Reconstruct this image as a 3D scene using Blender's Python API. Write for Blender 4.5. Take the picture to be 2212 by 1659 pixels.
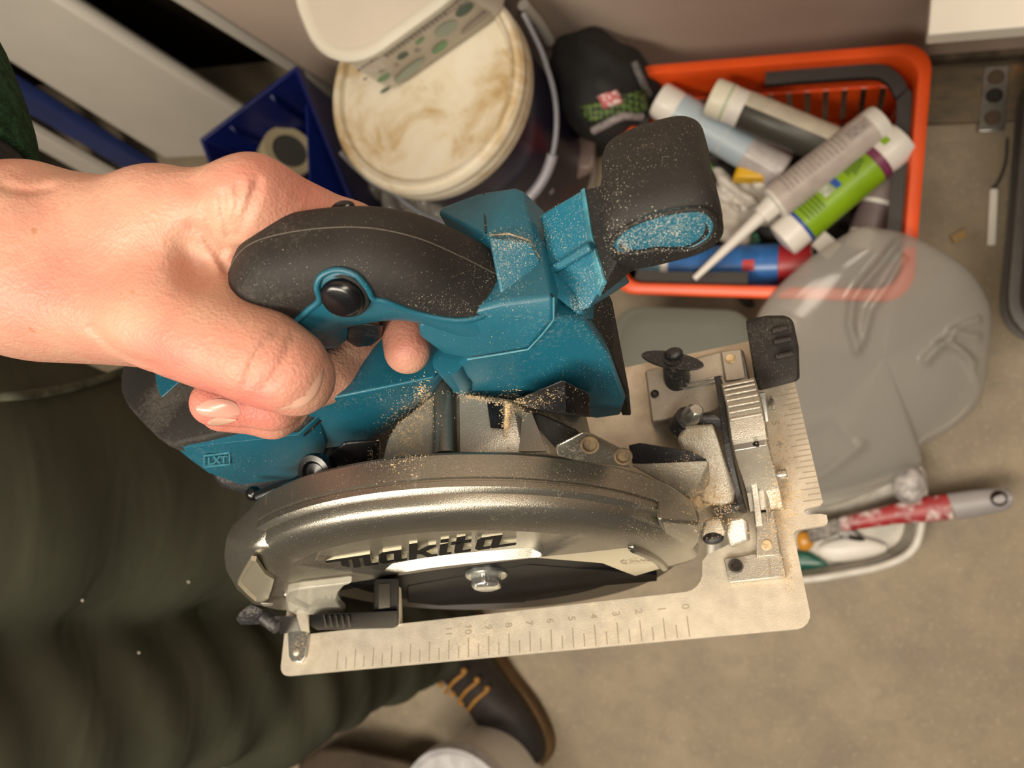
import bpy, bmesh, math, random
import numpy as np
from mathutils import Matrix, Vector
from mathutils.bvhtree import BVHTree
random.seed(4); np.random.seed(4)
for o in list(bpy.data.objects): bpy.data.objects.remove(o)
SC = bpy.context.scene; COL = SC.collection
PI = math.pi

# ---------------------------------------------------------------- camera
FPX, CX, CY, HC = 1640.0, 1106.0, 829.5, 1.28
_d = np.array([664, 30.5, 1640.0]); _d /= np.linalg.norm(_d)
_up = -_d
_x = np.array([4059, 330, -1640.0]); _x -= _x.dot(_up)*_up; _x /= np.linalg.norm(_x)
_y = np.cross(_up, _x)
MW = np.array([_x, _y, _up])             # camera axes (right, down, forward) -> world
CAM0 = np.array([0, 0, HC])
cam = bpy.data.objects.new('camera', bpy.data.cameras.new('camera')); COL.objects.link(cam)
cam.data.sensor_width = 36.0; cam.data.sensor_fit = 'HORIZONTAL'; cam.data.lens = 36*FPX/2212
cam.data.clip_start = 0.01; cam.data.clip_end = 50
cam.data.dof.use_dof = True; cam.data.dof.focus_distance = 0.265; cam.data.dof.aperture_fstop = 13.0
_m = Matrix.Identity(4)
for i in range(3):
    _m[i][0] = MW[i, 0]; _m[i][1] = -MW[i, 1]; _m[i][2] = -MW[i, 2]; _m[i][3] = CAM0[i]
cam.matrix_world = _m
SC.camera = cam
# ---------------------------------------------------------------- light
wd = bpy.data.worlds.new('room_ambient'); SC.world = wd; wd.use_nodes = True
wd.node_tree.nodes['Background'].inputs[0].default_value = (1.0, 0.90, 0.78, 1)
wd.node_tree.nodes['Background'].inputs[1].default_value = 0.09
def area(name, loc, target, sx, sy, power, col):
    l = bpy.data.lights.new(name, 'AREA'); l.shape = 'RECTANGLE'; l.size = sx; l.size_y = sy; l.energy = power; l.color = col
    o = bpy.data.objects.new(name, l); COL.objects.link(o); o.location = loc
    o.rotation_euler = (Vector(target)-Vector(loc)).to_track_quat('-Z', 'Y').to_euler()
    return o
area('ceiling_tube_light', (-0.50, -0.88, 2.45), (-0.1, 0.1, 0.7), 1.3, 0.40, 56, (1.0, 0.885, 0.725))
area('ceiling_tube_light_far', (0.55, -0.10, 2.45), (0.1, 0.3, 0.2), 1.2, 0.22, 24, (1.0, 0.88, 0.72))
SC.view_settings.view_transform = 'Standard'
SC.view_settings.look = 'None'
SC.view_settings.exposure = -0.12
SC.view_settings.gamma = 1.0
SC.view_settings.use_curve_mapping = False

# ---------------------------------------------------------------- helpers
def ray(px, py): return MW @ np.array([(px-CX)/FPX, (py-CY)/FPX, 1.0])
def G(px, py, h=0.0):                     # world point at height h
    r = ray(px, py); return CAM0 + r*((h-HC)/r[2])
def DP(px, py, dep): return CAM0 + ray(px, py)*dep
def PY(px, py, y):
    r = ray(px, py); return CAM0 + r*(y/r[1])
# saw frame: X forward, Y left, Z up from the base plate (mm)
RS = np.array([[0.926405, -0.024648, -0.375721], [-0.199219, -0.87883, -0.433555], [-0.319509, 0.476498, -0.819063]])
TS = np.array([72.929238, 104.546233, 311.337914]); CS = -RS.T @ TS
def sray(px, py, ax, v):
    d = RS.T @ np.array([(px-CX)/FPX, (py-CY)/FPX, 1.0]); t = (v-CS[ax])/d[ax]
    return CS + t*d
def SY(px, py, Y): return tuple(sray(px, py, 1, Y))
def SZ(px, py, Z): return tuple(sray(px, py, 2, Z))
def SXX(px, py, X): return tuple(sray(px, py, 0, X))
def spx(P):
    c = RS @ np.asarray(P, float) + TS
    return CX+FPX*c[0]/c[2], CY+FPX*c[1]/c[2]

def inpoly(x, y, poly):
    c = False; n = len(poly); j = n-1
    for i in range(n):
        xi, yi = poly[i]; xj, yj = poly[j]
        if (yi > y) != (yj > y) and x < (xj-xi)*(y-yi)/(yj-yi)+xi: c = not c
        j = i
    return c
def cr(P, n=8, closed=False):             # catmull-rom
    P = [np.array(p, float) for p in P]; out = []; m = len(P)
    for i in range(m if closed else m-1):
        a = P[(i-1) % m] if closed or i > 0 else 2*P[0]-P[1]
        b, c = P[i], P[(i+1) % m]
        d = P[(i+2) % m] if closed or i+2 < m else 2*P[-1]-P[-2]
        for k in range(n):
            t = k/n
            out.append(0.5*(2*b+(c-a)*t+(2*a-5*b+4*c-d)*t*t+(3*b-a-3*c+d)*t**3))
    if not closed: out.append(P[-1])
    return out

class MB:
    def __init__(s): s.v = []; s.f = []
    def add(s, v, f):
        n = len(s.v); s.v += [tuple(map(float, p)) for p in v]; s.f += [tuple(i+n for i in q) for q in f]; return s
    def box(s, c, d, R=None):
        R = np.eye(3) if R is None else R; c = np.array(c, float); d = np.array(d, float)/2
        V = [c+R @ (d*np.array(k)) for k in [(-1,-1,-1),(1,-1,-1),(1,1,-1),(-1,1,-1),(-1,-1,1),(1,-1,1),(1,1,1),(-1,1,1)]]
        return s.add(V, [(3,2,1,0),(4,5,6,7),(0,1,5,4),(1,2,6,5),(2,3,7,6),(3,0,4,7)])
    def bar(s, a, b, w, h, up=(0, 0, 1)):
        a = np.array(a, float); b = np.array(b, float); x = b-a; L = np.linalg.norm(x); x /= L
        up = np.array(up, float); y = np.cross(up, x); y /= np.linalg.norm(y); z = np.cross(x, y)
        return s.box((a+b)/2, (L, w, h), np.array([x, y, z]).T)
    def tube(s, path, r, n=10, cap=True, sq=1.0):
        P = [np.array(p, float) for p in path]; m = len(P); rr = r if hasattr(r, '__len__') else [r]*m
        t0 = P[1]-P[0]; t0 /= np.linalg.norm(t0)
        u = np.cross(t0, [0.13, 0.27, 0.95]); u /= np.linalg.norm(u); rings = []
        for i in range(m):
            t = P[min(i+1, m-1)]-P[max(i-1, 0)]; t /= max(1e-12, np.linalg.norm(t))
            u = u-t*u.dot(t); u /= np.linalg.norm(u); w = np.cross(t, u)
            rings.append([P[i]+rr[i]*(math.cos(a)*u+sq*math.sin(a)*w) for a in np.linspace(0, 2*PI, n, endpoint=False)])
        return s.loft(rings, cap)
    def loft(s, rings, cap=True, closed=True, wrap=False):
        n = len(rings[0]); V = [p for r in rings for p in r]; F = []; m = len(rings)
        for i in range(m if wrap else m-1):
            for j in range(n if closed else n-1):
                a = i*n+j; b = i*n+(j+1) % n; k = ((i+1) % m)*n
                F.append((a, b, k+(j+1) % n, k+j))
        if cap and closed and not wrap: F += [tuple(range(n-1, -1, -1)), tuple(range((m-1)*n, m*n))]
        return s.add(V, F)
    def prism(s, poly, z0, z1, fr=lambda x, y, z: (x, y, z)):
        n = len(poly)
        V = [fr(x, y, z0) for x, y in poly]+[fr(x, y, z1) for x, y in poly]
        return s.add(V, [tuple(range(n-1, -1, -1)), tuple(range(n, 2*n))]+[(i, (i+1) % n, n+(i+1) % n, n+i) for i in range(n)])
    def lathe(s, prof, n=48, fr=lambda r, a, h: (r*math.cos(a), r*math.sin(a), h), a0=0, a1=2*PI, close=False):
        full = abs(a1-a0-2*PI) < 1e-6
        A = np.linspace(a0, a1, n, endpoint=not full)
        rings = [[fr(r, a, h) for r, h in prof] for a in A]
        return s.loft(rings, cap=not full and close, closed=close, wrap=full)
    def ball(s, c, r, n=12, m=8):
        r = (r, r, r) if not hasattr(r, '__len__') else r
        rings = [[(c[0]+r[0]*math.sin(p)*math.cos(a), c[1]+r[1]*math.sin(p)*math.sin(a), c[2]+r[2]*math.cos(p)) for a in np.linspace(0, 2*PI, n, endpoint=False)] for p in np.linspace(PI-0.05, 0.05, m)]
        return s.loft(rings)
    def hull(s, pts):
        bm = bmesh.new()
        for p in pts: bm.verts.new(tuple(map(float, p)))
        r = bmesh.ops.convex_hull(bm, input=bm.verts)
        bmesh.ops.delete(bm, geom=[v for v in bm.verts if not v.link_faces], context='VERTS')
        bmesh.ops.dissolve_limit(bm, angle_limit=0.06, verts=bm.verts, edges=bm.edges)
        bm.verts.index_update(); bmesh.ops.recalc_face_normals(bm, faces=bm.faces)
        s.add([tuple(v.co) for v in bm.verts], [tuple(v.index for v in f.verts) for f in bm.faces]); bm.free(); return s

def obj(name, mb, mat, parent=None, scale=1.0, off=(0, 0, 0), smooth=None, bevel=0, seg=2, sub=0, recalc=True, kind=None):
    V = mb.v if isinstance(mb, MB) else mb[0]; F = mb.f if isinstance(mb, MB) else mb[1]
    V = (np.asarray(V, float)-np.array(off))*scale
    me = bpy.data.meshes.new(name); me.from_pydata(V.tolist(), [], [tuple(int(i) for i in q) for q in F]); me.validate()
    if recalc:
        bm = bmesh.new(); bm.from_mesh(me); bmesh.ops.recalc_face_normals(bm, faces=bm.faces); bm.to_mesh(me); bm.free()
    if smooth is not None or sub:
        me.polygons.foreach_set('use_smooth', [True]*len(me.polygons))
        if smooth and smooth < 180: me.set_sharp_from_angle(angle=math.radians(smooth))
    o = bpy.data.objects.new(name, me); COL.objects.link(o)
    if mat: me.materials.append(mat)
    if bevel:
        b = o.modifiers.new('bevel', 'BEVEL'); b.width = bevel*scale; b.segments = seg; b.limit_method = 'ANGLE'; b.angle_limit = math.radians(28); b.harden_normals = False
        me.polygons.foreach_set('use_smooth', [True]*len(me.polygons)); me.set_sharp_from_angle(angle=math.radians(55))
    if sub:
        u = o.modifiers.new('sub', 'SUBSURF'); u.levels = sub; u.render_levels = sub
    if parent: o.parent = parent
    if kind: o['kind'] = kind
    return o
def thing(name, label, cat, loc=(0, 0, 0), group=None):
    o = bpy.data.objects.new(name, None); COL.objects.link(o); o.location = tuple(map(float, loc)); o.empty_display_size = 0.05
    return tag(o, label, cat, group)
def tag(o, label, cat, group=None):
    o['label'] = label; o['category'] = cat
    if group: o['group'] = group
    return o
def struct(o, label=None):
    o['kind'] = 'structure'
    if label: o['label'] = label
    return o
def place(o, loc):                         # move a mesh's origin to loc, keeping it where it stands
    loc = Vector(tuple(map(float, loc))); o.data.transform(Matrix.Translation(-loc)); o.location = loc; return o

def text_mesh(body, size=1.0, extrude=0.0, bold=0.0, align='LEFT'):
    c = bpy.data.curves.new('t', 'FONT'); c.body = body; c.size = size; c.extrude = extrude; c.offset = bold; c.align_x = align; c.resolution_u = 3
    o = bpy.data.objects.new('t', c); COL.objects.link(o); bpy.context.view_layer.update()
    me = bpy.data.meshes.new_from_object(o.evaluated_get(bpy.context.evaluated_depsgraph_get()))
    V = [tuple(v.co) for v in me.vertices]; F = [tuple(p.vertices) for p in me.polygons]
    bpy.data.objects.remove(o); bpy.data.curves.remove(c); bpy.data.meshes.remove(me)
    return V, F

# signed-distance modelling: grid evaluation and surface nets
def nets(F, o, h):
    nx, ny, nz = F.shape; S = F < 0
    c = np.zeros((nx-1, ny-1, nz-1), int)
    for i in (0, 1):
        for j in (0, 1):
            for k in (0, 1): c += S[i:nx-1+i, j:ny-1+j, k:nz-1+k]
    act = (c > 0) & (c < 8); I = np.argwhere(act); n = len(I)
    idx = -np.ones(act.shape, int); idx[act] = np.arange(n)
    P = np.zeros((n, 3)); W = np.zeros(n)
    cor = [(i, j, k) for i in (0, 1) for j in (0, 1) for k in (0, 1)]
    val = {q: F[I[:, 0]+q[0], I[:, 1]+q[1], I[:, 2]+q[2]] for q in cor}
    for a in cor:
        for ax in range(3):
            if a[ax] == 0:
                b = list(a); b[ax] = 1; b = tuple(b); fa, fb = val[a], val[b]
                m = (fa < 0) != (fb < 0); t = np.where(m, fa/np.where(m, fa-fb, 1), 0)
                p = np.tile(np.array(a, float), (n, 1)); p[:, ax] += t
                P += p*m[:, None]; W += m
    V = (I+P/W[:, None])*h+np.array(o)
    Q = []
    for ax in range(3):
        sl0 = [slice(None)]*3; sl1 = [slice(None)]*3; sl0[ax] = slice(0, -1); sl1[ax] = slice(1, None)
        a, b = S[tuple(sl0)], S[tuple(sl1)]
        E = np.argwhere(a != b); u, v = [(1, 2), (2, 0), (0, 1)][ax]
        E = E[(E[:, u] > 0) & (E[:, v] > 0) & (E[:, u] < F.shape[u]-1) & (E[:, v] < F.shape[v]-1)]
        fl = a[E[:, 0], E[:, 1], E[:, 2]]
        def ci(du, dv):
            e = E.copy(); e[:, u] += du; e[:, v] += dv; return idx[e[:, 0], e[:, 1], e[:, 2]]
        q = np.stack([ci(-1, -1), ci(0, -1), ci(0, 0), ci(-1, 0)], 1)
        q[~fl] = q[~fl][:, ::-1]; Q.append(q)
    return V, np.concatenate(Q)
def grid(lo, hi, h):
    ax = [np.arange(lo[i], hi[i]+h, h) for i in range(3)]
    return np.meshgrid(*ax, indexing='ij')
def cap(X, Y, Z, a, b, ra, rb):
    a = np.array(a, float); b = np.array(b, float); ab = b-a; L = ab.dot(ab)
    t = np.clip(((X-a[0])*ab[0]+(Y-a[1])*ab[1]+(Z-a[2])*ab[2])/L, 0, 1)
    return np.sqrt((X-a[0]-t*ab[0])**2+(Y-a[1]-t*ab[1])**2+(Z-a[2]-t*ab[2])**2)-(ra+(rb-ra)*t)
def smin(a, b, k):
    h = np.clip(0.5+0.5*(b-a)/k, 0, 1); return b+(a-b)*h-k*h*(1-h)

# ---------------------------------------------------------------- materials
def new_mat(name):
    m = bpy.data.materials.new(name); m.use_nodes = True; nt = m.node_tree
    return m, nt, nt.nodes['Principled BSDF']
def N(nt, typ, **kw):
    n = nt.nodes.new(typ)
    for k, v in kw.items():
        if k == 'inp':
            for i, x in v.items(): n.inputs[i].default_value = x
        else: setattr(n, k, v)
    return n
def ramp(nt, fac, stops):
    r = N(nt, 'ShaderNodeValToRGB'); e = r.color_ramp.elements
    while len(e) < len(stops): e.new(0.5)
    for i, (p, c) in enumerate(stops): e[i].position = p; e[i].color = c if len(c) == 4 else (*c, 1)
    nt.links.new(fac, r.inputs[0]); return r.outputs[0]
def mixc(nt, fac, a, b):
    m = N(nt, 'ShaderNodeMix', data_type='RGBA')
    for s, x in ((0, fac), (6, a), (7, b)):
        if hasattr(x, 'is_linked'): nt.links.new(x, m.inputs[s])
        else: m.inputs[s].default_value = x if s == 0 or len(x) == 4 else (*x, 1)
    return m.outputs[2]
def srgb(r, g, b):
    f = lambda c: (c/255/12.92) if c/255 <= 0.04045 else ((c/255+0.055)/1.055)**2.4
    return (f(r), f(g), f(b))
def mat(name, col, rough=0.5, metal=0.0, var=0.15, vs=8.0, bump=0.0, bs=300.0, dust=0.0, dcol=(0.50, 0.38, 0.23), ds=45.0, fs=700.0, grain=0.5, dmax=0.9, speck=0.0, spec=0.5, alpha=1.0, trans=0.0, coat=0.0, sss=0.0, scratch=0.0, aniso=0.0, var_col=None):
    m, nt, p = new_mat(name); L = nt.links
    tc = N(nt, 'ShaderNodeTexCoord').outputs['Object']
    def noise(s, det=4, rg=0.55, dist=0.0):
        n = N(nt, 'ShaderNodeTexNoise', inp={'Scale': s, 'Detail': det, 'Roughness': rg, 'Distortion': dist}); L.new(tc, n.inputs['Vector']); return n.outputs['Fac']
    c2 = var_col or tuple(x*(1-var) for x in col)
    c1 = tuple(min(1, x*(1+var)) for x in col) if var_col is None else col
    color = mixc(nt, ramp(nt, noise(vs), [(0.35, (0,)*3), (0.65, (1,)*3)]), c1, c2)
    rr = None
    if dust > 0:
        big = noise(ds, 5, 0.6, 0.3); fine = noise(fs, 4, 0.7)
        m2 = N(nt, 'ShaderNodeMath', operation='MULTIPLY', inp={1: grain}); L.new(fine, m2.inputs[0])
        mm = N(nt, 'ShaderNodeMath', operation='MULTIPLY_ADD', inp={1: 1-grain}); L.new(big, mm.inputs[0]); L.new(m2.outputs[0], mm.inputs[2])
        t0 = 0.64-0.16*dust
        d = ramp(nt, mm.outputs[0], [(t0, (0,)*3), (t0+0.16, (dmax,)*3)])
        color = mixc(nt, d, color, dcol); rr = d
    if speck > 0:
        sp = ramp(nt, noise(2000, 1, 0.5), [(0.76-0.05*speck, (0,)*3), (0.80-0.05*speck, (0.8,)*3)])
        big = ramp(nt, noise(30, 3), [(0.42, (0.15,)*3), (0.62, (1,)*3)])
        k = N(nt, 'ShaderNodeMix', data_type='RGBA', blend_type='MULTIPLY', inp={0: 1.0}); L.new(sp, k.inputs[6]); L.new(big, k.inputs[7])
        color = mixc(nt, k.outputs[2], color, (0.62, 0.53, 0.40))
    if scratch > 0:
        mp = N(nt, 'ShaderNodeMapping', inp={'Scale': (18, 18, 240), 'Rotation': (0.5, 0.9, 0.3)}); L.new(tc, mp.inputs[0])
        n = N(nt, 'ShaderNodeTexNoise', inp={'Scale': 3.0, 'Detail': 2.0}); L.new(mp.outputs[0], n.inputs['Vector'])
        color = mixc(nt, ramp(nt, n.outputs['Fac'], [(0.70-0.05*scratch, (0,)*3), (0.75-0.05*scratch, (scratch,)*3)]), color, (0.7, 0.7, 0.68))
    L.new(color, p.inputs['Base Color'])
    p.inputs['Metallic'].default_value = metal; p.inputs['Roughness'].default_value = rough
    if rr is not None:
        r = N(nt, 'ShaderNodeMapRange', inp={1: 0.0, 2: 1.0, 3: rough, 4: 0.95}); L.new(rr, r.inputs[0]); L.new(r.outputs[0], p.inputs['Roughness'])
        if metal > 0:
            r = N(nt, 'ShaderNodeMapRange', inp={1: 0.0, 2: 1.0, 3: metal, 4: 0.0}); L.new(rr, r.inputs[0]); L.new(r.outputs[0], p.inputs['Metallic'])
    p.inputs['Specular IOR Level'].default_value = spec
    if coat: p.inputs['Coat Weight'].default_value = coat
    if trans: p.inputs['Transmission Weight'].default_value = trans
    if alpha < 1: p.inputs['Alpha'].default_value = alpha
    if sss:
        p.inputs['Subsurface Weight'].default_value = sss; p.inputs['Subsurface Radius'].default_value = (1.0, 0.35, 0.2); p.inputs['Subsurface Scale'].default_value = 0.004
    if bump:
        b = N(nt, 'ShaderNodeBump', inp={'Strength': bump, 'Distance': 0.001}); L.new(noise(bs, 3), b.inputs['Height']); L.new(b.outputs[0], p.inputs['Normal'])
    return m
# ================================================================ CIRCULAR SAW
M_teal = mat('teal_plastic', (0.0075, 0.090, 0.138), 0.40, var=0.10, vs=30, bump=0.12, bs=2500, dust=0.35, dcol=(0.20, 0.25, 0.25), ds=22, dmax=0.5, speck=0.5)
M_teald = mat('teal_plastic_dusty', (0.008, 0.105, 0.165), 0.45, var=0.1, vs=30, dust=0.78, dcol=(0.42, 0.39, 0.30), ds=45, fs=1400, grain=0.62, dmax=0.75, speck=0.6)
M_teal2 = mat('teal_plastic_dusted', (0.008, 0.105, 0.165), 0.45, var=0.1, vs=30, dust=0.52, dcol=(0.34, 0.34, 0.28), ds=36, fs=1400, grain=0.6, dmax=0.7, speck=0.8)
M_rub = mat('black_rubber', (0.016, 0.0145, 0.013), 0.60, var=0.25, vs=25, bump=0.25, bs=3500, dust=0.62, dcol=(0.080, 0.069, 0.056), ds=30, fs=900, grain=0.35, dmax=0.8, speck=0.25, spec=0.35)
M_rubk = mat('black_rubber_dusty', (0.014, 0.013, 0.012), 0.60, var=0.25, vs=25, bump=0.3, bs=3000, dust=0.55, dcol=(0.065, 0.055, 0.043), ds=40, fs=1200, grain=0.5, speck=0.7, spec=0.35)
M_blk = mat('black_plastic', (0.007, 0.007, 0.0075), 0.34, var=0.15, vs=40, bump=0.1, bs=2000, dust=0.30, dcol=(0.10, 0.085, 0.065), ds=50)
M_blkd = mat('black_plastic_dusty', (0.014, 0.014, 0.016), 0.42, var=0.2, vs=60, bump=0.2, bs=2000, dust=0.62, dcol=(0.19, 0.17, 0.15), ds=110, grain=0.4, dmax=0.75, speck=0.4)
M_gloss = mat('gloss_black', (0.004, 0.004, 0.005), 0.24, var=0.1, vs=60)
M_dim = mat('dull_black', (0.006, 0.006, 0.0065), 0.5, var=0.2, vs=60, spec=0.12, dust=0.25, dcol=(0.06, 0.05, 0.04), ds=40, dmax=0.5)
M_letter = mat('letter_black', (0.004, 0.004, 0.004), 0.55, var=0.1, spec=0.15)
M_guard = mat('guard_silver', (0.30, 0.283, 0.24), 0.28, metal=0.9, var=0.06, vs=40, bump=0.16, bs=2600, dust=0.42, dcol=(0.30, 0.245, 0.17), ds=30, fs=1300, grain=0.55, dmax=0.55, speck=0.7, scratch=0.3)
M_alu = mat('cast_aluminium', (0.46, 0.43, 0.37), 0.36, metal=0.75, var=0.08, vs=50, bump=0.35, bs=2200, dust=0.50, dcol=(0.42, 0.34, 0.23), ds=60, fs=1300, grain=0.5, dmax=0.6, speck=0.4)
M_alud = mat('cast_aluminium_dusty', (0.40, 0.37, 0.31), 0.40, metal=0.65, var=0.10, vs=60, bump=0.35, bs=1800, dust=0.88, dcol=(0.46, 0.36, 0.22), ds=90, fs=1200, grain=0.5, dmax=0.8, speck=0.5)
M_plate = mat('base_plate_metal', (0.60, 0.545, 0.445), 0.38, metal=0.45, var=0.10, vs=120, bump=0.2, bs=1500, dust=0.60, dcol=(0.52, 0.40, 0.23), ds=24, fs=900, grain=0.42, dmax=0.7, speck=0.2, scratch=0.2)
M_zinc = mat('zinc_steel', (0.50, 0.51, 0.48), 0.28, metal=0.9, var=0.15, vs=60, bump=0.1, dust=0.35, dcol=(0.40, 0.34, 0.25), ds=80, dmax=0.6)
M_mark = mat('engraved_mark', (0.30, 0.25, 0.185), 0.6, var=0.1)
M_steel = mat('dark_steel', (0.085, 0.08, 0.075), 0.28, metal=0.8, var=0.2, vs=30, dust=0.3, dcol=(0.20, 0.16, 0.12), ds=40, dmax=0.6)
M_sand = mat('sawdust', (0.56, 0.42, 0.255), 0.95, var=0.22, vs=400, bump=0.6, bs=1400, spec=0.1)
M_clear = mat('clear_plastic', (0.62, 0.60, 0.50), 0.12, var=0.08, vs=60, alpha=0.35, dust=0.35, dcol=(0.5, 0.45, 0.36), ds=60, dmax=0.5)
M_chute = mat('chute_metal', (0.58, 0.55, 0.44), 0.34, metal=0.8, var=0.05)

M_hole = mat('dusty_hole_shade', (0.085, 0.058, 0.03), 0.9, var=0.4, vs=300)  # dust brown, darkened to paint in the shade inside the bolt holes
saw = thing('circular_saw', 'teal and black cordless circular saw with silver blade guard and base plate', 'circular saw')
_r = MW @ RS; _mm = Matrix.Identity(4)
for i in range(3):
    for j in range(3): _mm[i][j] = _r[i, j]
    _mm[i][3] = CAM0[i]+(MW @ TS)[i]/1000
saw.matrix_world = _mm
def sp(name, mb, m, parent=None, **kw): return obj(name, mb, m, parent or saw, scale=0.001, **kw)
def HY(*pts): return [SY(*p) for p in pts]
def HZ(*pts): return [SZ(*p) for p in pts]

# ---- base plate
def arc(cx, cy, r, a0, a1, n=5): return [(cx+r*math.cos(math.radians(a)), cy+r*math.sin(math.radians(a))) for a in np.linspace(a0, a1, n)]
outer = (arc(-198, 5, 5, 180, 270)+arc(42, 6, 6, 270, 360)+[(48, 36)]+arc(50.5, 36.6, 2.5, 180, 90, 4)+[(60.5, 39.4)]+arc(60.3, 41.2, 1.8, 270, 360, 3)
         +[(62.1, 43.6), (60, 44.4), (55.4, 44.8)]+arc(55.2, 46.1, 1.3, 270, 90, 5)+[(60.5, 48), (61.8, 49)]+arc(57, 127, 4.6, 0, 90, 4)+[(-170, 131.6)]+arc(-199, 127, 4.6, 90, 180, 4))
hole = [(-190, 19)]+[(-1, 19)]+arc(0.5, 27.5, 8.5, 275, 360, 6)+[(9.5, 31), (12, 33.5), (21, 36.5), (24, 40), (20, 47), (-190, 47)]
bm = bmesh.new()
def loop(P, z): return [bm.verts.new((x, y, z)) for x, y in P]
lo = [loop(outer, 0), loop(hole, 0)]
ed = []
for l in lo:
    for i in range(len(l)): ed.append(bm.edges.new((l[i], l[(i+1) % len(l)])))
bmesh.ops.triangle_fill(bm, use_beauty=True, use_dissolve=False, edges=ed)
r = bmesh.ops.extrude_face_region(bm, geom=bm.faces[:])
bmesh.ops.translate(bm, verts=[v for v in r['geom'] if isinstance(v, bmesh.types.BMVert)], vec=(0, 0, -1.8))
bmesh.ops.recalc_face_normals(bm, faces=bm.faces); bm.verts.index_update()
mb = MB().add([tuple(v.co) for v in bm.verts], [tuple(v.index for v in f.verts) for f in bm.faces]); bm.free()
plate = sp('base_plate', mb, M_plate, bevel=0.35, seg=2)
# turned-up rim light edge along the near side
mb = MB()
for k in range(0, 35):
    x = -5*k; mb.box((x, 0.8+(4.2 if k % 2 == 0 else 2.6), 0.08), (0.42, 8.4 if k % 2 == 0 else 5.2, 0.2))
for k in range(4, 26):
    y = 40.5+2.5*2*(k/2.0)
    if y < 126 and y > 49: mb.box((61.5-(3.6 if k % 2 == 0 else 2.4), y, 0.08), (7.2 if k % 2 == 0 else 4.8, 0.42, 0.2))
sp('scale_marks', mb, M_mark, plate, kind='stuff')
def flat_text(body, size, x, y, z, rot, m, name, parent, ext=0.05, bold=0.0, align='CENTER'):
    V, F = text_mesh(body, size, ext, bold, align); c, s = math.cos(rot), math.sin(rot)
    V = [(x+c*a-s*b, y+s*a+c*b, z+d) for a, b, d in V]
    return sp(name, (V, F), m, parent)
for k in range(0, 12):
    V, F = text_mesh(str(k), 4.6, 0.06, 0.03, 'CENTER'); sp('scale_number', ([(-10*k+b-1.6, 13.0-a, 0.06+d) for a, b, d in V], F), M_mark, plate)
for k in (4, 5, 6):
    V, F = text_mesh(str(k), 4.6, 0.06, 0.03, 'CENTER'); sp('scale_number', ([(48.5+b, 40.5+10*k-2.6-a, 0.06+d) for a, b, d in V], F), M_mark, plate)
# sawdust lying on the plate
def dustpatch(name, pts, z, hgt, parent, seed):
    rng = random.Random(seed); P = [np.array(SZ(*p, z)) for p in pts]; c = sum(P)/len(P); mb = MB(); rings = []
    Q = cr(P, 5, True)
    for t, h in ((1.0, 0.05), (0.9, 0.5), (0.7, 0.85), (0.4, 1.0), (0.12, 1.0)):
        rings.append([c+(q-c)*t*(1+0.05*rng.uniform(-1, 1))+np.array([0, 0, hgt*h*(0.8+0.4*rng.random())]) for q in Q])
    mb.loft(rings); sp(name, mb, M_sand, parent, smooth=180)
# rear corner tab
mb = MB().prism([(x, y) for x, y in [SZ(622, 1357, 1)[:2], SZ(625, 1418, 1)[:2], SZ(631, 1430, 1)[:2], SZ(652, 1431, 1)[:2], SZ(660, 1420, 1)[:2], SZ(668, 1362, 1)[:2]]], 0, 1.6)
tab = sp('corner_tab', mb, M_zinc, bevel=0.4)
x, y, z = SZ(640, 1408, 1.6); sp('rivet', MB().lathe([(0.01, 1.2), (1.2, 1.2), (1.9, 0.7), (2.0, 0)], 16, lambda r, a, h: (x+r*math.cos(a), y+r*math.sin(a), 1.5+h)), M_alu, tab, smooth=40)

# ---- blade, lower guard, bolt
GX, GZ = -84.0, 28.0
BX, BZ = -80.0, 27.0
def disc(prof, n=64, cx=BX, cz=BZ, a0=0, a1=2*PI, close=False):
    return MB().lathe(prof, n, lambda r, a, h: (cx+r*math.cos(a), h, cz+r*math.sin(a)), a0, a1, close)
bl = []
for k in range(96):
    a = 2*PI*k/96; bl.append((BX+(82.5 if k % 4 == 0 else 79.5)*math.cos(a), BZ+(82.5 if k % 4 == 0 else 79.5)*math.sin(a)))
sp('saw_blade', MB().prism(bl, 36.2, 37.8, lambda x, y, z: (x, z, y)), M_steel)
lowg = disc([(30, 32.5), (83, 32.5), (85.5, 34), (86, 36), (86, 42), (83, 44), (30, 44)], 60, a0=PI*1.02, a1=PI*1.985, close=True)
lg = sp('lower_guard', lowg, M_steel, smooth=40)
hub = disc([(0.5, 30.5), (40, 30.5), (52, 31.5), (66, 32), (67, 34), (40, 36), (0.5, 36)], 72, close=False)
sp('lower_guard_hub', hub, M_dim, smooth=40)
sp('guard_skirt', MB().prism([SY(880, 1262, 31)[::2], SY(1140, 1215, 31)[::2], SY(1419, 1238, 31)[::2], SY(1419, 1252, 31)[::2], SY(1300, 1262, 31)[::2], SY(1180, 1278, 31)[::2], SY(1142, 1288, 31)[::2], SY(1135, 1298, 31)[::2], SY(950, 1305, 31)[::2], SY(880, 1298, 31)[::2]], 30.2, 32.4, lambda x, y, z: (x, z, y)), M_dim, bevel=0.5)
bo = sp('blade_bolt', disc([(0.3, 24.0), (3.6, 24.0), (4.0, 24.3), (4.0, 23.8), (5.6, 23.8), (6.2, 24.4), (6.4, 25.2)], 6, BX+1, BZ), M_zinc)
mb = MB().prism([(BX+1+7.0*math.cos(a), BZ+7.0*math.sin(a)) for a in np.linspace(0.3, 0.3+2*PI, 6, endpoint=False)], 23.9, 29.4, lambda x, y, z: (x, z, y))
sp('bolt_head', mb, M_zinc, bo, bevel=0.9)
sp('bolt_washer', disc([(0.5, 28.6), (8.6, 28.6), (9.2, 29.2), (9.2, 30.6), (0.5, 30.6)], 40, BX+1, BZ), M_zinc, bo, smooth=35)
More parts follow.
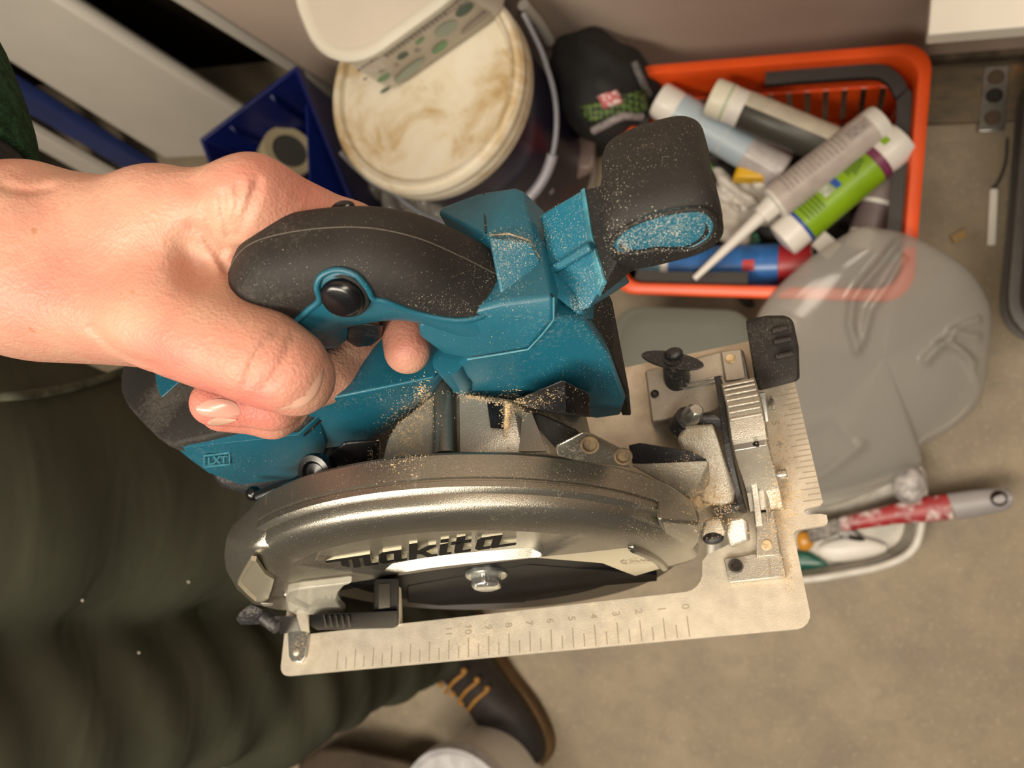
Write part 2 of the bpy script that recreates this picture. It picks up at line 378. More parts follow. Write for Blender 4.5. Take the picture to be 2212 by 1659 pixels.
sp('bolt_cap', disc([(0.2, 23.5), (4.6, 23.4), (5.6, 23.9), (5.6, 25)], 32, BX+1, BZ), M_zinc, bo, smooth=40)

# ---- upper blade guard
CH = 58.0
def rin(a): 
    s = math.sin(a); return min(82.0, (CH-GZ)/s) if s > 0.05 else 82.0
rings = []; A = np.radians(np.linspace(-3, 176, 150))
for a in A:
    ri = rin(a); deg = math.degrees(a)
    k = min(1, max(0, (deg-37)/5))*min(1, max(0, (124-deg)/9))     # where the name recess lies
    k *= min(1, max(0, (80-ri)/12))
    R0 = 81.0; rec = 2.6*k
    prof = [(ri+0.01, 30.5), (ri, 26.0), (ri+(R0-ri)*0.05, 24.7), (ri+(R0-ri)*0.16, 24.1), (ri+(R0-ri)*0.21, 24.1+rec*1.35), (ri+(R0-ri)*0.55, 24.1+rec*0.95), (ri+(R0-ri)*0.965, 24.1+rec*0.45), (R0, 24.1), (85, 24.3), (90, 25.0), (93.5, 26.0), (95.2, 27.4),
            (95.9, 28.6), (96.3, 31.6), (97.2, 32.2), (98, 33.4), (98, 35.4), (97.2, 35.8), (97.2, 36.4), (98, 36.8), (98, 44.6), (97.4, 45.6), (94, 46.4), (60, 46.4)]
    rings.append([(GX+r*math.cos(a), y, GZ+r*math.sin(a)) for r, y in prof])
guard = sp('upper_blade_guard', MB().loft(rings, cap=False, closed=False), M_guard, smooth=26)
so = guard.modifiers.new('solid', 'SOLIDIFY'); so.thickness = 0.0016; so.offset = -1
# rear chute
bulge = MB().hull(HY((482, 1200, 30), (486, 1165, 34), (500, 1132, 40), (560, 1077, 45), (545, 1185, 26), (487, 1235, 28), (510, 1275, 26), (545, 1306, 24.5), (590, 1318, 24), (640, 1322, 24), (640, 1262, 23.6), (600, 1215, 24), (690, 1030, 46), (700, 1180, 25)) + [(-165, 46, 60), (-150, 46, 95), (-160, 46, 30)])
ch = sp('dust_chute', bulge, M_guard, bevel=1.6, seg=3)
dp = [(513, 1262), (527, 1236), (542, 1211), (553, 1212), (572, 1240), (592, 1252), (586, 1275), (580, 1292), (572, 1300), (553, 1300), (535, 1285)]
P0 = [np.array(SY(u, v, 22.6)) for u, v in dp]; c = sum(P0)/len(P0)
ring2 = [p+np.array([0, 1.8, 0]) for p in P0]
ri2 = [c+(p-c)*0.86+np.array([0, 1.2, 0]) for p in P0]; ri3 = [c+(p-c)*0.05+np.array([4, 1.6, 0]) for p in P0]
sp('chute_mouth', MB().loft([ring2, P0, ri2, ri3]), M_chute, ch, smooth=40)
sp('chute_rib', MB().hull(HY((440+120, 1302, 21), (593, 1303, 20.5), (588, 1309, 20), (570, 1310, 20), (575, 1302, 25))), M_alu, ch, bevel=0.5)
# raised maker's name
LETS = [[] for _ in range(6)]
def lb(n, u0, u1, v0, v1): LETS[n].append([(u0, v0), (u1, v0), (u1, v1), (u0, v1)])
lb(0, -6.5, 13.2, .82, 1.0); lb(0, 0, 3.4, 0, .83); lb(0, 5, 8.3, 0, .83); lb(0, 9.9, 13.2, .08, .83); LETS[0].append([(11, 0), (16.3, 0), (16.3, .17), (13, .17), (10, .1)])
for n, o in ((1, 0), (5, 40.6)):
    LETS[n].append([(17+o, .15), (18.6+o, 0), (20.2+o, 0), (20.2+o, 1), (18.6+o, 1), (17+o, .85)]); lb(n, 20.2+o, 26.6+o, .8, 1.0); lb(n, 23.3+o, 26.6+o, .1, .8); lb(n, 20.2+o, 23.4+o, 0, .2)
    LETS[n].append([(24.3+o, 0), (29+o+(4.6 if o else 0), 0), (29+o+(4.6 if o else 0), .17), (26.4+o, .17), (23.3+o, .1)])
lb(2, 29.8, 33.2, 0, 1.36); LETS[2].append([(33.1, .42), (34.8, .42), (41, .86), (41, 1.0), (37.8, 1.0), (33.1, .66)]); LETS[2].append([(34, .5), (36.3, .62), (39.6, .18), (42, .17), (42, 0), (37.9, 0)])
lb(3, 42.6, 45.9, .1, .95); lb(3, 42.6, 45.9, 1.1, 1.34); LETS[3].append([(43.6, 0), (48, 0), (48, .17), (45, .17), (42.6, .1)])
lb(4, 49, 52.4, .1, 1.34); lb(4, 47.2, 55.2, .8, 1.0); LETS[4].append([(50, 0), (56, 0), (56, .17), (52, .17), (49, .1)])
def lpt(u, v, y): return (-118.5+u*0.985+7.2*v, y, 77.0+13.0*v)
for polys in LETS:
    m1, m2 = MB(), MB()
    for poly in polys: m1.prism(poly, 27.6, 25.2, lpt); m2.prism(poly, 25.18, 24.95, lpt)
    sp('raised_letter', m1, M_chute, guard); sp('letter_face', m2, M_letter, guard)
mb = MB().lathe([(2.0, 26.0), (2.4, 25.7), (2.8, 26.0)], 24, lambda r, a, h: (-50.5+r*math.cos(a), h, 94.5+r*math.sin(a)))
V, F = text_mesh('R', 2.6, 0.1, 0.0, 'CENTER'); mb.add([(-50.5+a, 25.9-d, 93.6+b) for a, b, d in V], F)
sp('registered_mark', mb, M_chute, guard, smooth=60)
# front brake plate on the guard
bp_ = [(1155, 1200), (1345, 1166), (1388, 1176), (1430, 1177), (1424, 1186), (1452, 1193), (1482, 1207), (1372, 1240), (1340, 1228), (1300, 1212)]
brk = sp('brake_plate', MB().prism([SY(u, v, 26.5)[::2] for u, v in bp_], 25.6, 28.5, lambda x, y, z: (x, z, y)), M_chute, bevel=0.3)
mb = MB()
cxp, czp = SY(1385, 1211, 25.5)[::2]
V, F = text_mesh('BRAKE', 4.2, 0.08, 0.05, 'CENTER')
ax = np.array(SY(1425, 1206, 25.5))-np.array(SY(1345, 1214, 25.5)); Lx = np.linalg.norm(ax); ax /= Lx
az = np.array([-ax[2], 0, ax[0]]); az = np.cross(ax, [0, -1, 0]); az = -az if az[2] < 0 else az
sc = Lx*0.72/14.0
c0 = np.array([cxp, 25.5, czp])
mb.add([c0+ax*a*sc+az*(b-1.5)*sc*1.6+np.array([0, -d, 0]) for a, b, d in V], F)
for r0, r1, a0, a1 in ((7.2, 7.6, 0, 360), (8.6, 9.6, -38, 38), (8.6, 9.6, 142, 218)):
    A_ = np.radians(np.linspace(a0, a1, 28)); I_ = [c0+ax*r0*sc*1.15*math.cos(t)+az*r0*sc*0.75*math.sin(t)+np.array([0, -0.06, 0]) for t in A_]; O_ = [c0+ax*r1*sc*1.15*math.cos(t)+az*r1*sc*0.75*math.sin(t)+np.array([0, -0.06, 0]) for t in A_]
    mb.add(I_+O_, [(i, i+1, 28+i+1, 28+i) for i in range(27)])
sp('brake_marking', mb, M_mark, brk)
sp('guard_dimple', MB().hull(HY((1340, 1165, 25.2), (1385, 1143, 27), (1430, 1150, 27), (1440, 1165, 26.5), (1428, 1176, 25.6), (1390, 1172, 25.0), (1370, 1158, 25.2))), M_guard, guard, bevel=1.2, seg=3)
# guard front nose
sp('guard_nose', MB().hull(HY((1500, 1095, 40), (1512, 1130, 30), (1512, 1170, 27), (1490, 1200, 27), (1440, 1190, 27.5), (1420, 1120, 27), (1440, 1075, 40))+[(-2, 44, 30), (8, 44, 30), (5, 44, 60)]), M_guard, guard, bevel=1.5, seg=3)
# lug with two holes
lug = sp('guard_lug', MB().hull(HY((1199, 962, 42), (1203, 985, 40), (1262, 931, 43), (1275, 934, 44), (1352, 974, 44), (1366, 1012, 41), (1240, 995, 39), (1250, 935, 50), (1350, 975, 50), (1205, 960, 50))), M_guard, bevel=1.6, seg=3)
for u, v in ((1274, 960), (1346, 985)):
    c = np.array(SY(u, v, 40.6))
    rr_ = np.array([0.15, -0.75, 0.64]); t1 = np.cross(rr_, [1, 0, 0]); t1 /= np.linalg.norm(t1); t2 = np.cross(rr_, t1)
    sp('bolt_hole', MB().lathe([(0.05, -0.6), (2.0, -0.5), (2.3, 0.5), (2.9, 0.6), (3.1, 0.1)], 20, lambda r, a, h: tuple(c+t1*r*math.cos(a)+t2*r*math.sin(a)+rr_*(h+0.2))), M_hole, lug, smooth=40)

# ---- clear chute cover and lever
cp = [(617, 1285), (622, 1270), (640, 1266), (762, 1252), (745, 1258), (733, 1272), (728, 1288), (735, 1302), (746, 1312), (742, 1320), (640, 1322), (622, 1312)]
sp('clear_window', MB().prism([SY(u, v, 22)[::2] for u, v in cp], 20.5, 24.0, lambda x, y, z: (x, z, y)), M_clear, bevel=0.8)
lev = MB()
lev.hull(HY((668, 1338, 17), (676, 1328, 17), (860, 1318, 18), (862, 1350, 17), (850, 1357, 16), (684, 1361, 15), (671, 1352, 15), (676, 1328, 24), (860, 1318, 25), (850, 1350, 24), (684, 1355, 24)))
lev.hull(HY((808, 1252, 21), (862, 1249, 21), (862, 1340, 18), (806, 1330, 18), (808, 1252, 29), (862, 1249, 29), (862, 1340, 26), (806, 1330, 26)))
lever = sp('guard_lever', lev, M_dim, bevel=0.8)
sp('lever_recess', MB().hull(HY((818, 1262, 20.6), (842, 1260, 20.6), (842, 1312, 18.2), (818, 1315, 18.2), (818, 1262, 22), (842, 1312, 20))), M_gloss, lever)
for k in range(5): 
    u = 700+k*13
    a = np.array(SY(u, 1329, 16.6)); b = np.array(SY(u+4, 1352, 15.0)); sp('grip_rib', MB().bar(a, b, 0.9, 1.2, (0, -1, 0)), M_blk, lever, bevel=0.2)
sp('lever_bracket', MB().hull(HY((855, 1262, 25), (868, 1270, 25), (870, 1352, 20), (858, 1364, 17), (862, 1330, 26), (868, 1355, 24))), M_alu, bevel=0.5)
# rear hinge bits (black wing bolt under the chute)
mb = MB().hull(HZ((507, 1335, 14), (520, 1352, 10), (560, 1350, 8), (572, 1318, 14), (540, 1302, 20), (515, 1325, 18), (575, 1340, 6)))
wb = sp('wing_bolt', mb, M_blkd, bevel=1.2)
sp('wing_bolt_collar', MB().tube([SZ(572, 1330, 12), SZ(603, 1352, 9)], 4.4, 16), M_blkd, wb, smooth=40)
sp('hinge_bracket', MB().hull(HZ((590, 1330, 16), (640, 1330, 14), (650, 1362, 2), (604, 1372, 2), (600, 1350, 8), (640, 1330, 4))), M_steel, bevel=0.6)
sp('hinge_upright', MB().hull(HZ((640, 1318, 18), (668, 1322, 16), (670, 1368, 1), (642, 1362, 1), (655, 1318, 20))), M_alud, bevel=0.5)

# ---- gear housing (silver) between guard and motor
gh = MB().hull(HZ((822, 1003, 100), (835, 950, 100), (853, 918, 100), (936, 850, 100), (1000, 850, 100), (1090, 862, 100), (1130, 880, 99), (1195, 985, 96), (1000, 990, 100))+[(-90, 48, 95), (-25, 48, 92), (-95, 50, 40), (-20, 50, 40), (-20, 82, 60), (-75, 82, 60)])
gear = sp('gear_housing', gh, M_alud, bevel=1.0)
sp('housing_post', MB().tube([SZ(962, 985, 102), SZ(961, 900, 102), SZ(960, 838, 102)], [4.7, 4.5, 4.3], 24), M_guard, gear, smooth=40)
sp('housing_web', MB().hull(HZ((988, 848, 104.5), (1052, 866, 104.5), (1058, 928, 104), (1092, 930, 104), (1108, 870, 104), (1130, 980, 101), (990, 978, 104))+[(-40, 60, 96), (-30, 55, 96)]), M_alu, gear, bevel=0.6)
sp('housing_slot', MB().hull(HZ((1052, 868, 105.2), (1086, 868, 105.2), (1088, 927, 105.2), (1060, 924, 105.2), (1070, 895, 103))), M_gloss, gear)
sp('sawdust_clump', MB().hull(HZ((1092, 868, 106), (1104, 872, 106), (1100, 925, 105.6), (1086, 930, 105.6), (1096, 900, 107))), M_sand, gear, bevel=0.4)
sp('housing_fin', MB().hull(HZ((1128, 885, 103), (1150, 890, 103), (1185, 978, 101), (1120, 978, 102), (1140, 930, 98))), M_guard, gear, bevel=0.4)
sp('black_wedge', MB().hull(HZ((1138, 895, 98), (1160, 888, 99), (1248, 928, 92), (1246, 945, 88), (1190, 985, 92), (1160, 940, 96))+[(-15, 60, 80)]), M_rub, bevel=1.2)

# ---- handle: lofted D-grip in the plane Y = 88
HYc = 88.0
ST = [((-14, 141), (-36, 124), 17), ((-21, 152), (-41, 136), 16.5), ((-26, 162), (-44.5, 144), 16), ((-34, 175.5), (-49, 150.5), 15.5), ((-44, 185), (-55, 153), 15.2), ((-56, 190.5), (-63, 154), 15.2), ((-70, 193.5), (-71, 154), 15.4),
      ((-81, 193), (-79, 152), 15.6), ((-91, 188), (-85, 148), 15.8), ((-101, 179), (-91, 143), 16), ((-113, 166), (-97, 136), 16.5), ((-127, 150), (-104, 128), 17.5), ((-148, 128), (-112, 116), 19)]
Tc = cr([np.array([a[0], a[1], b[0], b[1], w]) for a, b, w in ST], 20)
NS = 150; rings = []
for s in Tc:
    T = np.array([s[0], 0, s[1]]); B = np.array([s[2], 0, s[3]]); c = (T+B)/2; h = (T-B)/2
    ring = []
    for a in np.linspace(0, 2*PI, NS, endpoint=False):
        ca, sa = math.cos(a), math.sin(a); e = 0.78
        cc = math.copysign(abs(ca)**e, ca); ss = math.copysign(abs(sa)**e, sa)
        p = c+h*cc; p[1] = HYc+s[4]*ss; ring.append(p)
    rings.append(ring)
full = MB().loft(rings)
blackpoly = [(450, 760), (640, 692), (692, 648), (684, 620), (690, 600), (706, 588), (732, 582), (770, 594), (796, 625), (806, 646), (835, 652), (900, 676), (985, 692), (1045, 682), (1078, 652), (1082, 620), (1200, 560), (1100, 380), (400, 380), (380, 700)]
V = np.array(full.v); fb, ft = [], []
for q in full.f:
    c = V[list(q)].mean(0); c[1] = HYc-abs(c[1]-HYc)
    (fb if inpoly(*spx(c), blackpoly) else ft).append(q)
def sub(V, F):
    u = sorted({i for q in F for i in q}); mp = {i: k for k, i in enumerate(u)}
    return [V[i] for i in u], [tuple(mp[i] for i in q) for q in F]
sp('handle_grip', sub(V, fb), M_rub, smooth=180)
hshell = sp('handle_shell', sub(V, ft), M_teal, smooth=180)
# moulded seam along the top of the grip
seam = [tuple(p) for p in (np.array(r[0])+np.array([0, 0, 0.02]) for r in rings[14:200])]
sp('grip_seam', MB().tube(seam, 0.2, 6), mat('seam_dust', (0.085, 0.075, 0.06), 0.8), smooth=60)
# teal lip framing the rubber (right side)
hbv = BVHTree.FromPolygons([tuple(p) for p in full.v], full.f)
def on_handle(u, v):
    d = RS.T @ np.array([(u-CX)/FPX, (v-CY)/FPX, 1.0]); d /= np.linalg.norm(d)
    h = hbv.ray_cast(Vector(CS), Vector(d), 700)
    return np.array(h[0]) if h[0] is not None else np.array(SY(u, v, HYc-12))
lip = [on_handle(u, v)+(CS-np.array(on_handle(u, v)))*0.0025 for u, v in cr([(641, 692), (668, 668), (690, 648), (684, 622), (690, 601), (706, 589), (732, 583), (768, 594), (795, 624), (806, 645), (835, 652), (900, 676), (985, 692), (1045, 682), (1074, 656)], 3)]
sp('handle_trim', MB().tube(lip, 0.95, 8), M_teal, hshell, smooth=60)
# lock-off button
c = np.array(on_handle(741, 640)); nb = np.array([-0.05, -0.93, 0.36]); nb /= np.linalg.norm(nb); t1 = np.cross(nb, [1, 0, 0]); t1 /= np.linalg.norm(t1); t2 = np.cross(nb, t1)
bt = sp('lock_off_button', MB().lathe([(0.05, 2.9), (4.2, 2.8), (5.6, 2.2), (6.3, 1.2), (6.5, 0), (6.5, -6)], 40, lambda r, a, h: tuple(c+t1*r*math.cos(a)+t2*r*math.sin(a)+nb*(h+0.4))), M_gloss, smooth=40)
sp('button_socket', MB().lathe([(6.6, 0.5), (7.0, 0.7), (7.6, 0.2), (7.8, -2)], 40, lambda r, a, h: tuple(c+t1*r*math.cos(a)+t2*r*math.sin(a)+nb*(h-0.3))), M_rub, bt, smooth=40)
# trigger
trg = sp('trigger', MB().hull(HY((745, 712, 78), (780, 698, 76), (828, 702, 77), (825, 730, 80), (800, 748, 82), (765, 750, 82), (750, 740, 80), (745, 712, 98), (828, 702, 98), (800, 745, 98))), M_blkd, bevel=1.6, seg=3)
sp('trigger_cover', MB().hull(HY((640, 694, 76), (700, 712, 74), (755, 700, 76), (750, 735, 79), (726, 752, 80), (690, 756, 80), (650, 735, 79), (690, 700, 98), (750, 700, 98), (725, 748, 98))), M_teal, bevel=1.5, seg=3)

# ---- motor housing (teal): several moulded volumes in one shell
neck = MB().hull(HY((985, 693, 73.5), (1045, 682, 73.5), (1080, 652, 75.5), (1195, 640, 75), (1197, 690, 71), (1142, 755, 70), (1010, 776, 70), (960, 766, 72), (925, 737, 72.5), (903, 724, 73), (900, 700, 73.6), (1082, 600, 87), (1160, 607, 86), (1168, 562, 92))+[(-45, 108, 118), (-20, 108, 140), (0, 108, 110), (-8, 105, 145)])
sp('motor_housing', neck, M_teal, bevel=1.4, seg=3)
lowm = MB().hull(HY((1008, 774, 70.5), (1143, 753, 70.5), (1197, 689, 71.5), (1262, 690, 74), (1322, 772, 72), (1354, 860, 72), (1342, 897, 77), (1286, 905, 77), (1100, 857, 77), (1000, 856, 79), (968, 800, 78))+[(-48, 128, 98), (-44, 128, 128), (-14, 126, 138), (-8, 125, 122), (-12, 120, 80), (-30, 130, 70), (-30, 90, 75)])
mh = sp('motor_cover', lowm, M_teal, bevel=1.4, seg=3)
blk = MB().hull(HY((944, 456, 121), (958, 447, 123), (1045, 414, 124), (1112, 404, 122), (1132, 412, 120), (1142, 450, 114), (1152, 520, 99), (1055, 507, 100), (1060, 520, 98), (1168, 560, 93))+[(-40, 128, 110), (-5, 128, 105), (-40, 110, 120), (-30, 100, 140)])
sp('housing_shoulder', blk, M_teal, bevel=1.6, seg=3)
fac = MB().hull(HY((1056, 510, 99), (1145, 520, 98), (1166, 560, 92.5), (1162, 606, 86.5), (1166, 655, 79), (1120, 664, 77.5), (1085, 655, 77), (1078, 600, 88), (1076, 560, 94))+[(-30, 95, 125), (-10, 95, 120)])
fac.v = [tuple(np.array(p)+(CS-np.array(p))*0.007) for p in fac.v]
sp('handle_root', fac, M_teal2, bevel=1.2, seg=3)
boss = sp('screw_boss', MB().tube([SY(968, 778, 76), SY(993, 812, 77.5), SY(1000, 830, 80)], [5.6, 5.2, 4.4], 20), M_teal, mh, smooth=40)
sp('front_bumper', MB().hull(HY((1300, 600, 96), (1322, 648, 90), (1362, 860, 78), (1366, 900, 80), (1345, 900, 82), (1325, 775, 76), (1268, 690, 80))+[(-6, 124, 118), (-2, 111, 88), (-8, 112, 88)]), M_rub, bevel=1.4, seg=3)
sp('front_panel', MB().hull(HY((1172, 565, 92), (1240, 640, 80), (1262, 672, 77), (1262, 692, 75), (1284, 690, 80), (1284, 650, 88), (1200, 642, 77))+[(0, 115, 125), (-8, 110, 130)]), M_teal2, bevel=0.8)
# seams on the housing
def seamline(name, pts, r=0.3, m=None):
    sp(name, MB().tube([np.array(p)+np.array([0, -0.15, 0.2]) for p in pts], r, 6), m or M_gloss, mh, smooth=60)
M_edge = mat('pale_teal_edge', (0.045, 0.19, 0.25), 0.45, var=0.25, vs=200)  # paler teal for the crease line, arm flange and badge
seamline('housing_seam', HY((1010, 776, 69.6), (1078, 765, 69.6), (1142, 754, 69.6), (1172, 722, 70.0), (1197, 690, 70.6), (1197, 642, 74.2)), 0.4, M_edge)
seamline('housing_seam', HY((1045, 415, 124), (1046, 440, 119), (1050, 503, 100.2)), 0.3)
seamline('housing_seam', HY((1058, 508, 99.6), (1100, 505, 100), (1145, 520, 98.2), (1168, 562, 92.4), (1200, 605, 86.6), (1250, 655, 79)), 0.35, mat('seam_sawdust', (0.26, 0.22, 0.16), 0.9, var=0.5, vs=500))
seamline('housing_seam', HY((1082, 600, 87.5), (1110, 611, 86.6), (1160, 608, 86.3), (1195, 640, 75)), 0.3)

# ---- LED lamp
led = sp('work_light', MB().hull(HY((1106, 866, 62), (1215, 821, 60), (1218, 892, 62), (1160, 888, 66), (1215, 825, 72), (1120, 868, 72), (1275, 850, 62), (1276, 902, 66), (1240, 835, 74), (1270, 895, 76))), M_blkd, bevel=0.6)
sp('light_lens', MB().hull(HY((1219, 824, 59.8), (1274, 851, 61.6), (1274, 900, 65), (1222, 892, 61.6), (1245, 860, 66))), M_gloss, led, bevel=0.4)

# ---- rear: lower bar and battery carrier
lb_ = MB().hull(HY((655, 872, 71), (938, 816, 72), (940, 780, 86), (690, 800, 92), (690, 972, 74), (760, 962, 75), (830, 938, 77), (935, 856, 80))+[(-115, 122, 112), (-50, 122, 112), (-50, 122, 80), (-115, 122, 70)])
bar_ = sp('lower_housing', lb_, M_teal, bevel=1.2, seg=3)
seamline2 = HY((690, 815, 84), (760, 806, 84), (860, 794, 84)); sp('housing_seam', MB().tube([np.array(p)+np.array([0, -0.1, 0.3]) for p in seamline2], 0.3, 6), mat('seam_brown', (0.25, 0.15, 0.08), 0.9), bar_)
top = [(-108, 72), (-140, 71.4), (-170, 71.2), (-181, 76), (-191, 84), (-200, 92), (-207, 99), (-213, 109), (-214, 122), (-206, 137), (-190, 146), (-165, 149), (-108, 149)]
side = [(400, 966), (676, 906), (704, 962), (690, 1000), (630, 1034), (520, 1047), (450, 1021), (408, 990)]
top = [tuple(p[:2]) for p in cr([(x, y, 0) for x, y in top], 3, True)]
bc = MB().hull([(x, y, 116.5) for x, y in top]+HY(*[(u, v, 71.4) for u, v in side])+[(-205, 110, 85), (-200, 130, 85), (-165, 146, 70), (-110, 146, 70)])
carrier = sp('battery_carrier', bc, M_teal, bevel=2.0, seg=3)
cx_ = np.mean([p[0] for p in top]); cy_ = np.mean([p[1] for p in top])
tp = [(x+(0.8 if x < -120 else 0)*(-1 if x < cx_ else 1), y+(0.9 if y < 80 and x > -175 else (-0.8 if y < 110 else 0.8))) for x, y in top]
rp = sp('rubber_pad', MB().loft([[(x, y, 112) for x, y in tp], [(x, y, 117.6) for x, y in tp], [(cx_+(x-cx_)*0.97, cy_+(y-cy_)*0.97, 119.4) for x, y in tp], [(cx_+(x-cx_)*0.6, cy_+(y-cy_)*0.6, 121) for x, y in tp]]), M_rub, bevel=0.8, seg=2)
sp('rubber_skirt', MB().hull([(x*1.002, y, z) for x, y in top if x < -172 for z in (116, 96)]+[(-150, 120, 110), (-150, 120, 96)]), M_rub, rp, bevel=1.5)
sp('star_emblem', MB().prism([SZ(u, v, 120.6)[:2] for u, v in [(337, 806), (360, 812), (378, 807), (400, 795), (424, 795), (352, 860), (342, 840)]], 118.5, 121.4), M_teal, rp, bevel=0.3)
# LXT moulded badge
P = [np.array(SY(u, v, 69.6)) for u, v in ((441, 1009), (496, 1003), (496, 978), (441, 985))]
ex = P[1]-P[0]; ey = P[3]-P[0]
V, F = text_mesh('LXT', 1.0, 0.0, 0.02, 'LEFT'); w = max(v[0] for v in V); hh = max(v[1] for v in V)
mb = MB().add([P[0]+ex*(0.12+0.76*a/w)+ey*(0.18+0.64*b/hh) for a, b, d in V], F)
for i in range(4): mb.bar(P[i], P[(i+1) % 4], 0.5, 0.5, (0, -1, 0))
sp('moulded_badge', mb, M_edge, carrier)
# battery underneath
bat = sp('battery_pack', MB().hull(HY((460, 1030, 76), (520, 1058, 70), (640, 1048, 70), (700, 1000, 74), (470, 1050, 74), (560, 1078, 68), (640, 1075, 68))+[(-205, 130, 85), (-120, 140, 60), (-190, 130, 40), (-120, 140, 30), (-120, 75, 45)]), M_blkd, bevel=2, seg=3)
kn = sp('hex_key', MB().tube([SY(560, 1072, 56), SY(600, 1056, 57), SY(640, 1045, 58), SY(700, 1020, 60)], 2.6, 12), M_blk, smooth=60)
sp('key_grip', MB().hull(HY((700, 1010, 60), (705, 985, 62), (740, 953, 64), (822, 948, 66), (822, 998, 62), (790, 1008, 58), (760, 1000, 70), (820, 950, 74))), M_blk, kn, bevel=1.6, seg=3)
c = np.array(SY(683, 1022, 54)); nb = np.array([-0.1, -0.6, 0.8]); nb /= np.linalg.norm(nb); t1 = np.cross(nb, [1, 0, 0]); t1 /= np.linalg.norm(t1); t2 = np.cross(nb, t1)
sp('depth_knob', MB().lathe([(0.05, 1.0), (4, 0.6), (5.2, 1.6), (7.4, 1.4), (7.8, 0), (7.2, -2.5), (5, -4), (4, -8)], 30, lambda r, a, h: tuple(c+t1*r*math.cos(a)+t2*r*math.sin(a)+nb*h)), M_gloss, smooth=40)
sp('strap_ring', MB().ball(SY(548, 1066, 62), 3.4), M_gloss, smooth=180)
V, F = text_mesh('m', 1.0, 0.0, 0.0, 'LEFT'); P = [np.array(SY(u, v, 61.0)) for u, v in ((796, 990), (796, 955), (815, 988))]; 
sp('key_lettering', MB().add([P[0]+(P[1]-P[0])*a*0.9+(P[2]-P[0])*b*1.4+np.array([0, -1.2, 0.6]) for a, b, d in V], F), M_chute, kn)

# ---- front auxiliary grip
arm = sp('front_arm', MB().hull(HY((1166, 463, 112), (1258, 409, 108), (1277, 520, 92), (1308, 608, 80), (1270, 667, 76), (1244, 672, 77), (1186, 580, 92))+[(10, 110, 120), (15, 95, 120), (0, 105, 125), (0, 90, 118)]), M_teal2, bevel=0.8)
sp('arm_rib', MB().bar(SY(1184, 590, 90.5), SY(1280, 531, 89), 3.0, 4.0, (0, -0.6, 0.8)), M_teal, arm, bevel=0.8)
sp('arm_flange', MB().hull(HY((1253, 410, 108), (1262, 404, 108), (1276, 505, 93), (1284, 540, 88), (1312, 608, 80), (1296, 642, 78), (1290, 636, 78), (1302, 606, 80), (1272, 520, 92))+[(18, 104, 140)]), M_edge, arm, bevel=0.3)
sec = []
def kring(Y, x0, x1, z0, z1, n=40, e=0.62, dx=0, dz=0):
    cx, cz, a_, b_ = (x0+x1)/2, (z0+z1)/2, (x1-x0)/2, (z1-z0)/2; o = []
    for t in np.linspace(0, 2*PI, n, endpoint=False):
        c_, s_ = math.cos(t), math.sin(t); o.append((cx+a_*math.copysign(abs(c_)**e, c_), Y, cz+b_*math.copysign(abs(s_)**e, s_)))
    return o
for Y, dx0, dx1, z0, z1 in ((80.6, 20, 44.5, 146, 163), (81.2, 17.5, 47.0, 144, 166), (83, 16, 48.6, 142.5, 168), (88, 15.4, 49.0, 141, 169.5), (96, 15.8, 48.8, 139.5, 169), (105, 17, 48.2, 138, 167), (114, 17.2, 48.6, 137, 165), (119, 17.8, 48.4, 137, 162), (122.5, 19.8, 47, 139, 159), (124.3, 24, 43, 143, 155)):
    sec.append(kring(Y, dx0, dx1, z0, z1))
fg = sp('front_grip', MB().loft(sec), M_rubk, smooth=60)
sp('grip_neck', MB().hull(HY((1258, 409, 108), (1277, 520, 92), (1309, 606, 80), (1300, 640, 79), (1332, 566, 82), (1330, 545, 84), (1300, 400, 104), (1290, 470, 98), (1345, 500, 88))+[(24, 104, 140), (26, 90, 138)]), M_rubk, fg, bevel=2.2, seg=3)
cap_pts = [(1342, 545), (1322, 530), (1335, 508), (1370, 484), (1420, 466), (1480, 455), (1520, 456), (1542, 478), (1538, 505), (1520, 524), (1490, 538), (1450, 540), (1410, 540), (1375, 547)]
Q = cr([np.array(SY(u, v, 80.3)) for u, v in cap_pts], 4, True); c = sum(Q)/len(Q)
cpn = sp('grip_cap', MB().loft([[c+(q-c)*1.0+np.array([0, 1.2, 0]) for q in Q], [c+(q-c)*0.985+np.array([0, -0.2, 0]) for q in Q], [c+(q-c)*0.93+np.array([0, 0.35, 0]) for q in Q], [c+(q-c)*0.4+np.array([0, 0.1, 0]) for q in Q], [c+(q-c)*0.02+np.array([0, 0.1, 0]) for q in Q]]), M_teald, fg, smooth=35)
sp('cap_rim', MB().tube([tuple(c+(q-c)*1.02) for q in Q]+[tuple(c+(Q[0]-c)*1.02)], 0.7, 8), M_rubk, fg, smooth=60)

# ---- bevel / fence hardware on the front of the plate
fb_ = sp('fence_clamp', MB().hull(HZ((1393, 801, 20), (1560, 757, 20), (1606, 757, 19), (1620, 826, 17), (1545, 890, 19), (1407, 912, 18), (1395, 800, 0), (1606, 757, 0), (1625, 830, 0), (1410, 925, 0))), M_alu, bevel=1.0)
sp('clamp_step', MB().hull(HZ((1556, 758, 22), (1602, 752, 22), (1612, 818, 21), (1566, 826, 21), (1560, 780, 12), (1605, 770, 12))), M_alu, fb_, bevel=0.8)
for u, v, z, r_ in ((1578, 774, 22.2, 2.0), (1414, 850, 20.0, 1.7)):
    x, y, _ = SZ(u, v, z)
    sp('clamp_screw', MB().lathe([(0.05, -0.3), (r_*0.7, -0.3), (r_, 0.3), (r_*1.15, -0.4)], 18, lambda r, a, h: (x+r*math.cos(a), y+r*math.sin(a), z+h)), M_gloss if r_ < 1.9 else M_sand, fb_, smooth=40)
